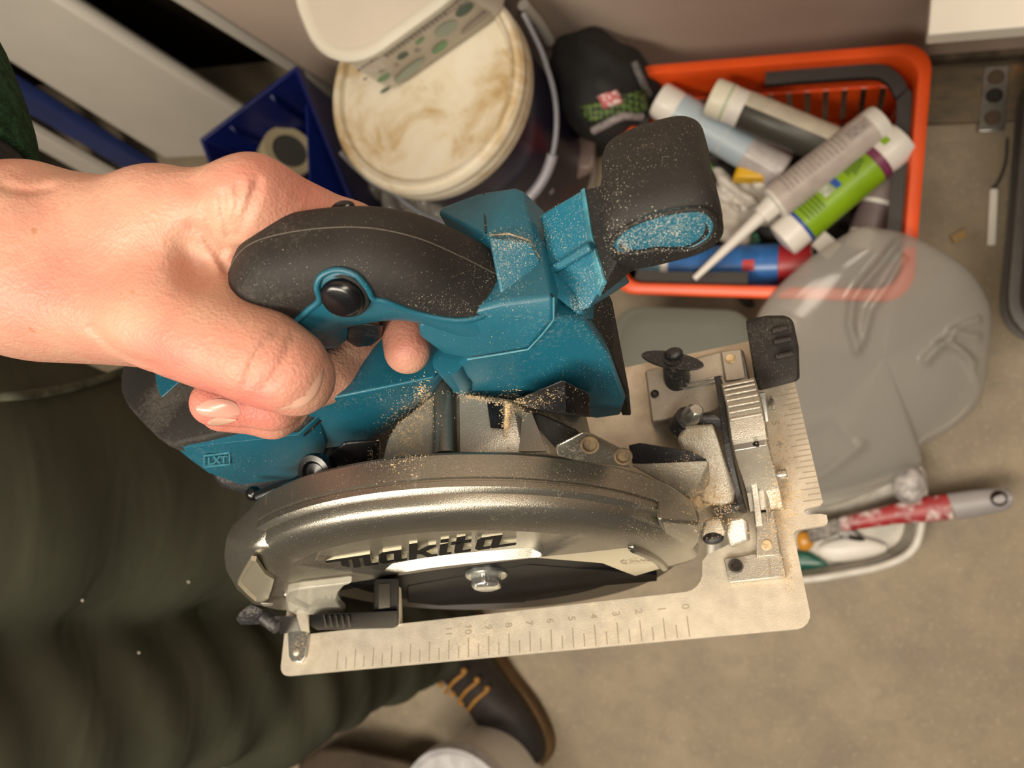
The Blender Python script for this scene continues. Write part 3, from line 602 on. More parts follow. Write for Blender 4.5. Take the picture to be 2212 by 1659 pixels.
for d in (0, 9):
    sp('clamp_groove', MB().tube([SZ(1450+d, 815+d*0.6, 20), SZ(1465+d*0.5, 829+d, 20), SZ(1490, 829+d, 20), SZ(1560, 812+d, 20)], 0.45, 6), M_zinc, fb_, smooth=60)
ws = sp('wing_screw', MB().tube([SZ(1466, 828, 16), SZ(1462, 812, 20), SZ(1456, 788, 28), SZ(1453, 772, 33)], [6.2, 6.0, 5.0, 4.4], 20), M_blkd, smooth=50)
wp_ = [(1453+69*math.cos(a), 778+19*math.sin(a)+0.16*69*math.cos(a)) for a in np.linspace(0, 2*PI, 20, endpoint=False)]
sp('wing', MB().hull([SZ(u, v, 33) for u, v in wp_]+[SZ(1453+(u-1453)*0.9, 782+(v-778)*0.9, 28) for u, v in wp_]), M_blkd, ws, bevel=0.9, seg=3)
sp('wing_cap', MB().ball(SZ(1455, 764, 34), (4.2, 3.0, 2.2), 16, 10), M_blkd, ws, smooth=180)
# black bevel lever knob
kl = sp('bevel_lever', MB().hull(HZ((1610, 690, 30), (1660, 681, 33), (1698, 680, 33), (1715, 692, 32), (1725, 740, 31), (1726, 820, 27), (1640, 842, 25), (1634, 845, 22), (1622, 760, 28))+HZ((1611, 690, 14), (1700, 690, 14), (1728, 822, 12), (1636, 846, 12))), M_rub, bevel=2.2, seg=3)
for a_, b_ in (((1668, 716), (1700, 708)), ((1672, 740), (1708, 732)), ((1676, 772), (1712, 764))):
    sp('grip_ridge', MB().tube([SZ(*a_, 33), SZ(*b_, 32.4)], [1.35, 1.35], 10), M_rub, kl, smooth=60)
# bevel quadrant: curved ribbed casting
qp = [(1593, 823, 33), (1598, 840, 35), (1606, 870, 37), (1612, 905, 37), (1618, 945, 35), (1622, 965, 31), (1630, 1000, 22), (1640, 1030, 14), (1648, 1060, 8), (1655, 1100, 5)]
rings = []
for u, v, z in qp:
    c = np.array(SZ(u, v, z)); rings.append([c+np.array(d) for d in ((-6.5, 0, 0), (6.5, 0, 0), (7, 0.5, -1), (7, 0, -6-z*0.1), (-7, 0, -6-z*0.1), (-7, 0.5, -1))])
qd = sp('bevel_quadrant', MB().loft(rings), M_alu, smooth=30)
for k in range(7):
    v = 829+[0, 8, 19, 31, 44, 57, 72][k]; z = np.interp(v, [q[1] for q in qp], [q[2] for q in qp]); u = np.interp(v, [q[1] for q in qp], [q[0] for q in qp])
    c = np.array(SZ(u, v, z+0.9)); sp('quadrant_rib', MB().bar(c-[6.4, 0, 0], c+[6.4, 0, 0], 1.1, 1.6), M_alu, qd, bevel=0.4)
c = np.array(SZ(1621, 962, 32.5)); sp('quadrant_edge', MB().bar(c-[6.6, 0, 0], c+[6.6, 0, 0], 3.0, 1.2), M_zinc, qd, bevel=0.4)
c = np.array(SZ(1632, 958, 33.4)); sp('pointer', MB().hull([c+np.array(d) for d in ((-1.3, 0, 0), (1.3, 0.8, 0), (1.2, -1.6, 0), (0, -1.6, 0.3), (0, 0.8, 0.3))]), M_gloss, qd)
sp('steel_strip', MB().loft([[np.array(SZ(u, v, z))+np.array(d) for d in ((-1.3, 0, 0), (1.3, 0, 0), (1.3, 0, -12), (-1.3, 0, -12))] for u, v, z in ((1549, 812, 30), (1556, 850, 31), (1562, 900, 31), (1570, 960, 28), (1580, 1010, 20), (1592, 1060, 14), (1600, 1090, 13))]), M_blkd, bevel=0.2)
sp('hinge_casting', MB().hull(HZ((1462, 945, 30), (1480, 920, 33), (1540, 915, 33), (1550, 940, 31), (1590, 1060, 16), (1585, 1095, 14), (1520, 1090, 15), (1500, 1000, 24), (1560, 1090, 0), (1470, 940, 0), (1540, 920, 0), (1500, 1085, 0))), M_alud, bevel=1.5, seg=3)
nut = sp('hinge_bolt', MB().tube([SZ(1478, 915, 26), SZ(1500, 893, 34), SZ(1506, 884, 37)], [4.6, 4.4, 2.8], 8), M_zinc, bevel=0.5)
sp('hinge_washer', MB().tube([SZ(1474, 925, 24), SZ(1490, 905, 30)], [6.2, 6.2], 20), M_blkd, nut, smooth=40)
sp('hinge_tab', MB().hull(HZ((1490, 903, 34), (1545, 893, 34), (1558, 905, 33), (1562, 930, 28), (1548, 925, 28), (1500, 912, 32), (1548, 900, 26))), M_blkd, bevel=0.6)
gb = sp('depth_bracket', MB().hull(HZ((1360, 1005, 30), (1500, 980, 32), (1532, 1000, 30), (1535, 1060, 16), (1495, 1080, 18), (1440, 1030, 26), (1500, 990, 4), (1530, 1050, 2))), M_alud, bevel=0.8)
sp('depth_bracket_cap', MB().hull(HZ((1355, 960, 34), (1380, 955, 36), (1430, 975, 34), (1500, 975, 35), (1530, 992, 33), (1528, 998, 31), (1490, 985, 32), (1365, 1006, 31))), M_blkd, gb, bevel=0.8)
sp('sawdust_pile', MB().ball(SZ(1512, 1068, 12), (7.5, 6.0, 4.5), 20, 10), M_sand, gb, smooth=180)
lg2 = sp('hinge_lug', MB().hull(HZ((1572, 1120, 20), (1600, 1112, 20), (1618, 1125, 19), (1622, 1170, 15), (1600, 1178, 14), (1576, 1186, 13), (1566, 1150, 17), (1600, 1120, 4), (1615, 1165, 3), (1575, 1175, 3))), M_alu, bevel=1.8, seg=3)
sp('lug_arm', MB().hull(HZ((1522, 1122, 14), (1560, 1115, 15), (1570, 1150, 14), (1566, 1168, 10), (1530, 1178, 10), (1512, 1160, 12), (1520, 1130, 3), (1560, 1160, 3))), M_alud, lg2, bevel=1.2)
x, y, z = SZ(1541, 1163, 12); sp('lug_recess', MB().ball((x, y, z), (4.4, 2.6, 2.2), 18, 8), M_blkd, lg2, smooth=180)
sp('rubber_stop', MB().hull(HZ((1540, 1100, 14), (1588, 1085, 17), (1600, 1088, 18), (1595, 1105, 16), (1550, 1118, 13))), M_blkd, lg2, bevel=0.6)
# bracket riveted to the plate
br = sp('plate_bracket', MB().prism([SZ(u, v, 3)[:2] for u, v in [(1563, 1206), (1640, 1194), (1636, 1110), (1672, 1106), (1684, 1170), (1698, 1246), (1576, 1259), (1570, 1240)]], 0, 3.0), M_alu, bevel=0.5)
sp('bracket_step', MB().prism([SZ(u, v, 4)[:2] for u, v in [(1632, 1108), (1672, 1104), (1686, 1200), (1634, 1204)]], 2.6, 4.4), M_alu, br, bevel=0.5)
sp('bracket_groove', MB().bar(SZ(1660, 1205, 3.2), SZ(1664, 1246, 3.2), 0.4, 0.3), M_mark, br)
x, y, z = SZ(1656, 1177, 4.4); sp('rivet', MB().lathe([(0.05, 0.9), (1.8, 0.8), (2.4, 0)], 18, lambda r, a, h: (x+r*math.cos(a), y+r*math.sin(a), 4.3+h)), M_sand, br, smooth=50)
x, y, z = SZ(1590, 1224, 3); bb = sp('hex_screw', MB().lathe([(0.05, 0.6), (1.5, 0.6), (1.7, 2.4), (2.6, 2.6), (2.9, 2.0), (2.9, 0)], 22, lambda r, a, h: (x+r*math.cos(a), y+r*math.sin(a), 3+h)), M_steel, br, smooth=35)
sp('bracket_rib', MB().hull(HZ((1622, 1035, 12), (1634, 1035, 12), (1648, 1138, 4.5), (1634, 1140, 4.5), (1640, 1050, 0), (1630, 1130, 0))), M_alu, br, bevel=0.5)
sp('bracket_rib', MB().hull(HZ((1645, 1030, 10), (1662, 1040, 8), (1670, 1100, 4), (1660, 1145, 4), (1655, 1080, 7), (1660, 1050, 0))), M_alud, br, bevel=0.5)
sp('guide_pin', MB().tube([SZ(1650, 1030, 8), SZ(1700, 1023, 8)], 2.1, 18), M_zinc, bevel=0.3)
sp('zinc_clip', MB().hull(HZ((1637, 848, 14), (1652, 846, 14), (1660, 912, 9), (1647, 918, 9), (1640, 850, 2), (1655, 910, 1))), M_zinc, bevel=0.4)
sp('clip_bolt', MB().hull(HZ((1662, 862, 9), (1672, 862, 9), (1678, 885, 8), (1668, 888, 8), (1664, 850, 6), (1670, 870, 0))), M_zinc, bevel=0.6)

# far-side lock button just showing over the grip
sp('lock_off_button', MB().ball(SY(740, 450, 104), (4.2, 2.2, 2.4), 16, 10), M_gloss, smooth=180)
# ---- loose sawdust grains lying on the saw
bv, bf = [], []
def _gather(o):
    for c_ in o.children:
        if c_.type == 'MESH' and c_.name.split('.')[0] not in ('scale_marks', 'scale_number', 'clear_window'):
            k = len(bv); bv.extend([tuple(v.co*1000) for v in c_.data.vertices]); bf.extend([tuple(i+k for i in p.vertices) for p in c_.data.polygons])
        _gather(c_)
_gather(saw)
bvh = BVHTree.FromPolygons(bv, bf)
grng = np.random.RandomState(7)
OCT = [(0, 1, 2), (1, 3, 2), (3, 4, 2), (4, 0, 2), (1, 0, 5), (3, 1, 5), (4, 3, 5), (0, 4, 5)]
def grains(clusters, m, name='sawdust_grains'):
    V, F = [], []
    for u, v, su, sv, rot, n, r0, r1 in clusters:
        for _ in range(n):
            a, b = grng.normal()*su, grng.normal()*sv; c_, s_ = math.cos(rot), math.sin(rot)
            uu, vv = u+a*c_-b*s_, v+a*s_+b*c_
            d = RS.T @ np.array([(uu-CX)/FPX, (vv-CY)/FPX, 1.0]); d /= np.linalg.norm(d)
            h = bvh.ray_cast(Vector(CS), Vector(d), 700)
            if h[0] is None: continue
            nn = np.array(h[1]); nn = nn if nn.dot(d) < 0 else -nn
            p = np.array(h[0]); t1 = np.cross(nn, grng.normal(size=3)); t1 /= np.linalg.norm(t1)+1e-9; t2 = np.cross(nn, t1)
            r = (r0+(r1-r0)*grng.rand()**2.5)*0.72; e = 1+1.2*grng.rand(); k = len(V)
            V.extend([p+t1*r*e, p+t2*r, p+nn*r*0.7, p-t1*r*e, p-t2*r, p-nn*r*0.3]); F.extend([tuple(i+k for i in f) for f in [(0, 1, 2), (1, 3, 2), (3, 4, 2), (4, 0, 2), (1, 0, 5), (3, 1, 5), (4, 3, 5), (0, 4, 5)]])
    sp(name, (V, F), m, kind='stuff', recalc=False)
grains([(1692, 1090, 16, 45, 0.1, 1500, .15, .5), (1680, 955, 16, 40, 0.1, 800, .12, .45), (1700, 1230, 10, 30, 0.0, 400, .12, .4), (1630, 1262, 50, 5, -0.1, 220, .1, .3), (1660, 1180, 22, 40, 0, 300, .1, .35),
        (1530, 1075, 22, 22, 0, 900, .15, .5), (1560, 1120, 30, 20, 0, 500, .12, .4), (1500, 1000, 40, 40, 0, 500, .1, .35), (1480, 1110, 40, 30, 0, 250, .08, .25), (1395, 1150, 30, 9, 0.2, 110, .06, .2),
        (880, 930, 28, 40, 0.3, 1300, .1, .42), (915, 850, 10, 14, 0, 350, .15, .5), (1045, 860, 35, 5, 0.15, 500, .12, .45), (1110, 872, 14, 14, 0.3, 350, .15, .5), (1095, 900, 6, 25, 0, 350, .15, .5), (800, 890, 55, 16, -0.4, 420, .07, .24), (1160, 870, 35, 10, -0.4, 250, .1, .35),
        (700, 1392, 45, 18, -0.1, 600, .08, .26), (648, 1400, 10, 25, 0, 260, .1, .3), (1000, 1370, 250, 26, -0.1, 400, .05, .16)], M_sand)
M_gr2 = mat('pale_dust', (0.50, 0.46, 0.37), 0.95, var=0.2, vs=500, spec=0.1)
grains([(1110, 520, 35, 14, 0.1, 700, .05, .2), (1105, 570, 26, 40, 0, 700, .05, .18), (1195, 500, 26, 34, 0.2, 500, .05, .18), (1275, 600, 22, 36, 0.3, 500, .05, .2), (1250, 655, 14, 14, 0, 200, .06, .22), (1430, 502, 52, 20, -0.15, 1500, .05, .22), (1345, 530, 16, 12, -0.3, 350, .06, .24),
        (1320, 420, 28, 50, 0.2, 420, .04, .16), (1420, 330, 80, 40, 0, 260, .04, .13), (1030, 600, 50, 40, 0.3, 420, .04, .13), (820, 520, 160, 60, 0, 300, .03, .10), (950, 660, 60, 10, 0.15, 300, .04, .14), (1120, 700, 60, 40, 0, 350, .03, .13), (1290, 760, 30, 70, 0.2, 600, .04, .16), (1230, 780, 40, 40, 0, 350, .04, .14), (1080, 820, 50, 20, 0, 350, .04, .14), (790, 870, 70, 24, -0.15, 350, .04, .14),
        (1000, 1012, 260, 14, 0.05, 900, .04, .14), (1000, 1075, 260, 30, 0.05, 500, .04, .15), (700, 1120, 120, 40, -0.3, 300, .04, .15), (1420, 1080, 60, 30, 0.3, 600, .04, .16), (520, 990, 70, 18, -0.1, 250, .03, .12), (1455, 800, 40, 25, 0, 260, .04, .16), (1690, 770, 30, 50, 0, 120, .03, .12), (1450, 880, 60, 40, 0, 200, .04, .14)], M_gr2, 'fine_dust_grains')
# ================================================================ ROOM
def nmat(name, build):
    m, nt, p = new_mat(name); build(nt, p); return m
def _floor(nt, p):
    L = nt.links; tc = N(nt, 'ShaderNodeTexCoord').outputs['Object']
    def nz(s, d=5, r=0.55): n = N(nt, 'ShaderNodeTexNoise', inp={'Scale': s, 'Detail': d, 'Roughness': r}); L.new(tc, n.inputs['Vector']); return n.outputs['Fac']
    c = mixc(nt, ramp(nt, nz(7, 6, 0.6), [(0.36, (0,)*3), (0.66, (1,)*3)]), (0.295, 0.238, 0.160), (0.210, 0.168, 0.115))
    c = mixc(nt, ramp(nt, nz(38, 4), [(0.50, (0,)*3), (0.74, (0.50,)*3)]), c, (0.17, 0.145, 0.11))
    c = mixc(nt, ramp(nt, nz(160, 2), [(0.58, (0,)*3), (0.72, (0.45,)*3)]), c, (0.44, 0.37, 0.27))
    L.new(c, p.inputs['Base Color']); p.inputs['Roughness'].default_value = 0.62
    b = N(nt, 'ShaderNodeBump', inp={'Strength': 0.25, 'Distance': 0.002}); L.new(nz(90, 4), b.inputs['Height']); L.new(b.outputs[0], p.inputs['Normal'])
M_floor = nmat('worn_concrete_floor', _floor)
M_wall = mat('painted_wall', (0.55, 0.43, 0.35), 0.75, var=0.06, vs=3, bump=0.1, bs=120)
M_white = mat('white_paint', (0.60, 0.555, 0.49), 0.45, var=0.05, vs=6)
M_shelf = mat('white_laminate', (0.78, 0.74, 0.66), 0.4, var=0.04, vs=9)
M_shade = mat('recess_shade', (0.014, 0.010, 0.006), 0.9, spec=0.03, var=0.2, vs=4)  # near-black colour paints the shade of the recess onto its walls
M_blue = mat('blue_plastic', (0.006, 0.012, 0.105), 0.35, var=0.12, vs=12, dust=0.2, dcol=(0.06, 0.06, 0.16), ds=20)
M_bluep = mat('blue_paint', (0.008, 0.024, 0.13), 0.5, var=0.2, vs=15, dust=0.12, dcol=(0.45, 0.45, 0.45), ds=18)
M_orange = mat('orange_plastic', (0.74, 0.082, 0.010), 0.38, var=0.10, vs=10, dust=0.15, dcol=(0.55, 0.16, 0.06), ds=15)
M_bar = mat('charcoal_plastic', (0.028, 0.024, 0.022), 0.45, var=0.2, vs=20)
M_case = mat('grey_case_plastic', (0.062, 0.056, 0.049), 0.45, var=0.15, vs=14, dust=0.3, dcol=(0.15, 0.13, 0.1), ds=20)
YW = 0.515
struct(obj('floor', MB().box((0, -0.3, -0.02), (5, 5, 0.04)), M_floor))
struct(obj('wall_back', MB().box((0.61, YW+0.05, 1.2), (3.0, 0.10, 2.4)), M_wall))
struct(obj('wall_left', MB().box((-1.76, YW+0.125, 1.2), (1.7, 0.04, 2.4)), M_shade))
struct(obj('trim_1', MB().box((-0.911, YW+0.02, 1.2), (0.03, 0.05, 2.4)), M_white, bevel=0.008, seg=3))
struct(obj('wall_right', MB().box((-0.906, YW+0.085, 1.2), (0.03, 0.075, 2.4)), M_shade))
struct(obj('baseboard_back', MB().box((0.55, YW-0.004, 0.012), (0.9, 0.008, 0.024)), mat('rusty_skirting', (0.10, 0.075, 0.05), 0.8, var=0.4, vs=40)))
# leaning boards at the left
def board(name, a, b, c, d, t, m, label, cat, bev=0.004):
    # a,b bottom corners; c,d top corners (right, left)
    P = [np.array(p, float) for p in (a, b, c, d)]; n = np.cross(P[1]-P[0], P[3]-P[0]); n /= np.linalg.norm(n)
    if n[1] > 0: n = -n
    mb = MB().add(P+[p-n*t for p in P], [(0, 1, 2, 3), (7, 6, 5, 4), (0, 4, 5, 1), (1, 5, 6, 2), (2, 6, 7, 3), (3, 7, 4, 0)])
    o = obj(name, mb, m, bevel=bev); place(o, (P[0]+P[1])/2-n*t/2); return tag(o, label, cat)
board('white_board', (-1.396, 0.42, 0.001), (-1.02, 0.42, 0.001), (-1.19, 0.58, 0.74), (-1.425, 0.58, 0.74), 0.03, M_white, 'wide white board leaning in the dark gap beside the blue bin', 'board', 0.012)
board('blue_plank', (-1.500, 0.395, 0.001), (-1.415, 0.395, 0.001), (-1.435, 0.56, 0.74), (-1.535, 0.56, 0.74), 0.02, M_bluep, 'paint-spotted blue plank leaning beside the wide white board', 'plank')
board('white_batten', (-1.60, 0.375, 0.001), (-1.522, 0.375, 0.001), (-1.56, 0.545, 0.74), (-1.63, 0.545, 0.74), 0.02, M_white, 'narrow white batten leaning to the left of the blue plank', 'batten')
board('grey_board', (-2.05, 0.33, 0.001), (-1.63, 0.33, 0.001), (-1.66, 0.52, 0.74), (-2.10, 0.52, 0.74), 0.02, mat('grey_board', (0.42, 0.39, 0.34), 0.6, var=0.12, vs=5), 'pale grey board leaning behind the hand, left of the white batten', 'board')
# wall shelf at the right
sh = G(1998, 97, 0.35)
o = obj('wall_shelf', MB().box((sh[0]+0.4, (sh[1]+YW)/2, 0.3625), (0.8, YW-sh[1], 0.025)), M_shelf, bevel=0.002); tag(place(o, (sh[0]+0.4, YW-0.05, 0.35)), 'white shelf board on the wall above the corner of the orange basket', 'shelf')
# floor strip, bracket, stick, cable, case
def _rust(nt, p):
    L = nt.links; tc = N(nt, 'ShaderNodeTexCoord').outputs['Object']
    n = N(nt, 'ShaderNodeTexNoise', inp={'Scale': 26.0, 'Detail': 5.0, 'Roughness': 0.65}); mp = N(nt, 'ShaderNodeMapping', inp={'Scale': (0.5, 1.6, 1)}); L.new(tc, mp.inputs[0]); L.new(mp.outputs[0], n.inputs['Vector'])
    L.new(ramp(nt, n.outputs['Fac'], [(0.30, (0.03, 0.03, 0.028)), (0.45, (0.12, 0.095, 0.06)), (0.58, (0.17, 0.12, 0.07)), (0.66, (0.36, 0.15, 0.03)), (0.75, (0.15, 0.11, 0.07))]), p.inputs['Base Color']); p.inputs['Roughness'].default_value = 0.75
o = obj('door_sill', MB().box((0.30, 0.459, 0.006), (0.55, 0.082, 0.012)), nmat('rusty_sill', _rust), bevel=0.002); struct(o)
br0 = G(2147, 213, 0.014)
mb = MB()
bk = thing('metal_bracket', 'perforated galvanised metal bracket lying beside the dark case', 'bracket', (br0[0], br0[1], 0.0122))
pl = [(-0.016, -0.047), (0.016, -0.047), (0.016, 0.047), (-0.016, 0.047)]
obj('plate', MB().prism(pl, 0, 0.003), M_zinc, bk, bevel=0.001)
for yy in (-0.028, 0.004, 0.030):
    obj('hole', MB().lathe([(0.0005, 0.0031), (0.0085, 0.0031), (0.0095, 0.0042), (0.011, 0.003)], 20, lambda r, a, h: (r*math.cos(a), yy+r*math.sin(a), h)), mat('hole_rust', (0.09, 0.06, 0.035), 0.8) if yy != 0.004 else M_steel, bk, smooth=40)
w0, w1 = G(2147, 408, 0.006), G(2141, 530, 0.006)
o = obj('white_stick', MB().bar(w0, w1, 0.011, 0.008), M_shelf, bevel=0.002); tag(place(o, ((w0+w1)/2)*[1, 1, 0]+[0, 0, 0.002]), 'thin white plastic stick on the floor beside the dark case', 'stick')
o = obj('thin_cable', MB().tube(cr([G(2176, 300, 0.004), G(2172, 350, 0.004), G(2158, 390, 0.004), G(2146, 406, 0.004)], 6), 0.0022, 8), M_case, smooth=60); tag(place(o, G(2172, 350, 0.0018)), 'thin dark cable curling on the floor above the white stick', 'cable')
o = obj('offcut', MB().hull([tuple(G(u, v, h)) for u, v in ((2052, 510), (2085, 492), (2090, 512), (2062, 528)) for h in (0.0, 0.006)]), mat('tan_offcut', (0.36, 0.24, 0.10), 0.8), bevel=0.001); tag(place(o, G(2070, 512, 0)), 'small tan offcut on the floor behind the plastic bag', 'offcut')
cs = thing('tool_case', 'dark grey ribbed plastic tool case at the right edge', 'case', (0.44, 0.29, 0))
def rrect(x0, x1, y0, y1, r, n=6):
    P = []
    for cx, cy, a in ((x1-r, y1-r, 0), (x0+r, y1-r, 90), (x0+r, y0+r, 180), (x1-r, y0+r, 270)):
        P += [(cx+r*math.cos(math.radians(a+90*k/n)), cy+r*math.sin(math.radians(a+90*k/n))) for k in range(n+1)]
    return P
def rr3(x0, x1, y0, y1, r, z): return [(x, y, z) for x, y in rrect(x0, x1, y0, y1, r)]
dx = 0.206
obj('body', MB().loft([rr3(-dx, 0.3, -0.185, 0.18, 0.05, 0), rr3(-dx-0.004, 0.3, -0.187, 0.182, 0.05, 0.11), rr3(-dx-0.006, 0.3, -0.189, 0.184, 0.05, 0.2)]), M_case, cs, smooth=40)
for z in (0.035, 0.075):
    obj('rib', MB().loft([rr3(-dx-0.002, 0.302, -0.186, 0.182, 0.05, z-0.004), rr3(-dx-0.009, 0.309, -0.193, 0.189, 0.055, z-0.003), rr3(-dx-0.009, 0.309, -0.193, 0.189, 0.055, z+0.003), rr3(-dx-0.003, 0.302, -0.187, 0.182, 0.05, z+0.004)]), M_case, cs, smooth=40)
obj('rim', MB().loft([rr3(-dx-0.004, 0.30, -0.187, 0.182, 0.05, 0.108), rr3(-dx-0.016, 0.312, -0.199, 0.194, 0.06, 0.110), rr3(-dx-0.016, 0.312, -0.199, 0.194, 0.06, 0.122), rr3(-dx-0.004, 0.30, -0.187, 0.182, 0.05, 0.124)]), M_case, cs, smooth=40)

# ---- orange shopping basket
bx0, bx1, by0, by1, bh = -0.290, 0.098, 0.128, 0.452, 0.22
bcx, bcy = (bx0+bx1)/2, (by0+by1)/2; hw, hd = (bx1-bx0)/2, (by1-by0)/2
bas = thing('shopping_basket', 'orange plastic shopping basket with black handles full of sealant cartridges', 'basket', (bcx, bcy, 0))
def ringz(z, inset, r=0.035): return rr3(-hw+inset, hw-inset, -hd+inset, hd-inset, max(0.006, r-inset*0.3), z)
obj('rim', MB().loft([ringz(0.190, 0.004), ringz(0.206, 0.0), ringz(0.217, 0.0), ringz(bh, 0.004), ringz(bh, 0.014), ringz(0.213, 0.017), ringz(0.190, 0.018)], cap=False), M_orange, bas, smooth=45)
rimw = MB().loft([ringz(0.192, 0.018), ringz(0.150, 0.022), ringz(0.148, 0.027), ringz(0.148, 0.0245), ringz(0.190, 0.0205)], cap=False)
obj('upper_band', rimw, M_orange, bas, smooth=45)
obj('lower_band', MB().loft([ringz(0.052, 0.034), ringz(0.040, 0.035), ringz(0.040, 0.0375), ringz(0.052, 0.0365)], cap=False), M_orange, bas, smooth=45)
obj('base', MB().loft([ringz(0.016, 0.036), ringz(0.003, 0.040), ringz(0.001, 0.05), ringz(0.004, 0.05), ringz(0.007, 0.041), ringz(0.016, 0.0385)]), M_orange, bas, smooth=45)
def slat_mesh(w, z0, z1, name):
    me = obj(name, MB().box((0, 0, (z0+z1)/2), (w, 0.003, z1-z0)), M_orange); return me
def slats(z0, z1, i0, i1, tw):
    first = {}
    for side in range(4):
        L = 2*(hw if side % 2 == 0 else hd)-0.075; n = int(L/0.0235); 
        for k in range(n+1):
            s_ = -L/2+L*k/n; ww = tw
            me = first.get('m')
            if me is None: o = slat_mesh(ww, z0, z1, 'slat'); first['m'] = o.data
            else: o = bpy.data.objects.new('slat', me); COL.objects.link(o)
            o.parent = bas; ins = (i0+i1)/2+0.0015
            x, y, a = [(s_, hd-ins, 0), (hw-ins, s_, PI/2), (s_, -hd+ins, 0), (-hw+ins, s_, PI/2)][side]
            lean = math.atan((i1-i0)/(z1-z0))
            o.location = (x, y, 0)
            zc = (z0+z1)/2
            R = Matrix.Rotation([0, PI/2, PI, -PI/2][side] if False else a, 4, 'Z') @ Matrix.Rotation({0: -lean, 1: lean, 2: lean, 3: -lean}[side], 4, 'X')
            o.matrix_local = Matrix.Translation((x, y, zc)) @ R @ Matrix.Translation((0, 0, -zc))
slats(0.050, 0.150, 0.025, 0.035, 0.0165)
slats(0.012, 0.042, 0.036, 0.038, 0.0150)
hb = MB(); path = [(-hw+0.19, hd-0.026), (hw-0.075, hd-0.026), (hw-0.047, hd-0.034), (hw-0.032, hd-0.055), (hw-0.026, hd-0.085), (hw-0.026, -hd+0.05)]
def flatbar(path, w, z0, z1, n=5):
    P = cr([np.array([x, y, 0]) for x, y in path], n); R_ = []
    for i, p in enumerate(P):
        t = P[min(i+1, len(P)-1)]-P[max(0, i-1)]; t /= np.linalg.norm(t); u = np.array([-t[1], t[0], 0])
        R_.append([p+u*w/2+[0, 0, z0], p-u*w/2+[0, 0, z0], p-u*w/2+[0, 0, z1], p+u*w/2+[0, 0, z1]])
    return MB().loft(R_)
obj('handle', flatbar(path, 0.017, 0.196, 0.207, 8), M_bar, bas, smooth=30)
obj('handle', flatbar([(-hw+0.026, hd-0.06), (-hw+0.026, -hd+0.05), (-hw+0.04, -hd+0.027), (hw-0.2, -hd+0.027)], 0.017, 0.196, 0.207, 8), M_bar, bas, smooth=30)

# ---- cartridges in the basket
M_cap = mat('cream_plastic', (0.72, 0.69, 0.55), 0.4, var=0.05)
M_wht = mat('white_plastic', (0.70, 0.67, 0.62), 0.38, var=0.05)
M_lb = mat('pale_blue_label', (0.36, 0.44, 0.50), 0.4, var=0.06)
M_print = mat('faded_print', (0.31, 0.27, 0.25), 0.6, var=0.3, vs=300)
def axis_frame(A, B):
    A = np.array(A); B = np.array(B); t = B-A; L = np.linalg.norm(t); t /= L
    u = np.cross(t, [0, 0, 1]); u /= np.linalg.norm(u); v = np.cross(u, t); return A, L, t, u, v
def cartridge(name, label, A, B, R, segs, capm, nozzle=None, group='sealant cartridges in the basket'):
    A, L, t, u, v = axis_frame(A, B); mid = A+t*L/2
    root = thing(name, label, 'cartridge', mid-np.array([0, 0, R]), group); org = mid-np.array([0, 0, R])
    fr = lambda r, a, h: tuple(A+t*h+u*r*math.cos(a)+v*r*math.sin(a)-org)
    obj('end_cap', MB().lathe([(0.0005, 0.010), (R*0.55, 0.007), (R*0.80, 0.0), (R*0.98, 0.0005), (R*1.03, 0.004), (R*1.03, 0.028), (R, 0.030)], 36, fr), capm, root, smooth=35)
    obj('tube', MB().lathe([(R, 0.020), (R, L-0.004), (R*0.96, L), (R*0.4, L+0.003), (0.0005, L+0.003)], 36, fr), M_wht, root, smooth=35)
    for k, (h0, h1, m, a0, a1) in enumerate(segs):
        obj('label', MB().lathe([(R+0.0004, h0*L), (R+0.0009, h0*L+0.0005), (R+0.0009, h1*L-0.0005), (R+0.0004, h1*L)], 36 if a1-a0 > 6 else 20, fr, a0, a1), m, root, smooth=35)
    if nozzle is not None:
        nb_ = np.array(nozzle); e = A+t*L
        obj('neck', MB().tube([e-org, e+(nb_-e)*0.16-org], [R*0.62, R*0.55], 20), M_wht, root, smooth=40)
        obj('nozzle', MB().tube([e+(nb_-e)*0.14-org, e+(nb_-e)*0.5-org, nb_-org], [R*0.38, R*0.28, R*0.17], 16), M_wht, root, smooth=40)
    return root, fr, L
def prints(root, fr, L, R, rows, m):
    mb = MB()
    for h0, h1, a, w in rows:
        n = 5; r = R+0.0013; I = [fr(r, a-w/2+w*k/n, h0*L) for k in range(n+1)]; J = [fr(r, a-w/2+w*k/n, h1*L) for k in range(n+1)]
        mb.add(I+J, [(k, k+1, n+1+k+1, n+1+k) for k in range(n)])
    obj('print', mb, m, root, kind='stuff')
FULL = (0, 2*PI); CR = 0.0245
cartridge('sealant_cartridge', 'pale blue sealant cartridge with a white end, lying at the left of the basket', G(1422, 214, 0.205), G(1690, 372, 0.165), CR, [(0.16, 0.36, M_lb, *FULL), (0.365, 0.54, M_lb, *FULL), (0.545, 0.72, M_lb, *FULL), (0.72, 1.0, mat('clear_grey_tube', (0.42, 0.38, 0.37), 0.25, var=0.15, vs=60), *FULL)], M_wht)
M_dk = mat('charcoal_label', (0.045, 0.042, 0.033), 0.4, var=0.1)
rt, fr, L = cartridge('sealant_cartridge', 'cream sealant cartridge with charcoal label, second from the left in the basket', G(1536, 208, 0.232), G(1810, 322, 0.20), CR, [(0.12, 0.145, mat('sage_band', (0.38, 0.43, 0.34), 0.5), *FULL), (0.26, 1.0, mat('cream_label', (0.50, 0.45, 0.36), 0.5, var=0.1, vs=60), *FULL)], M_cap)
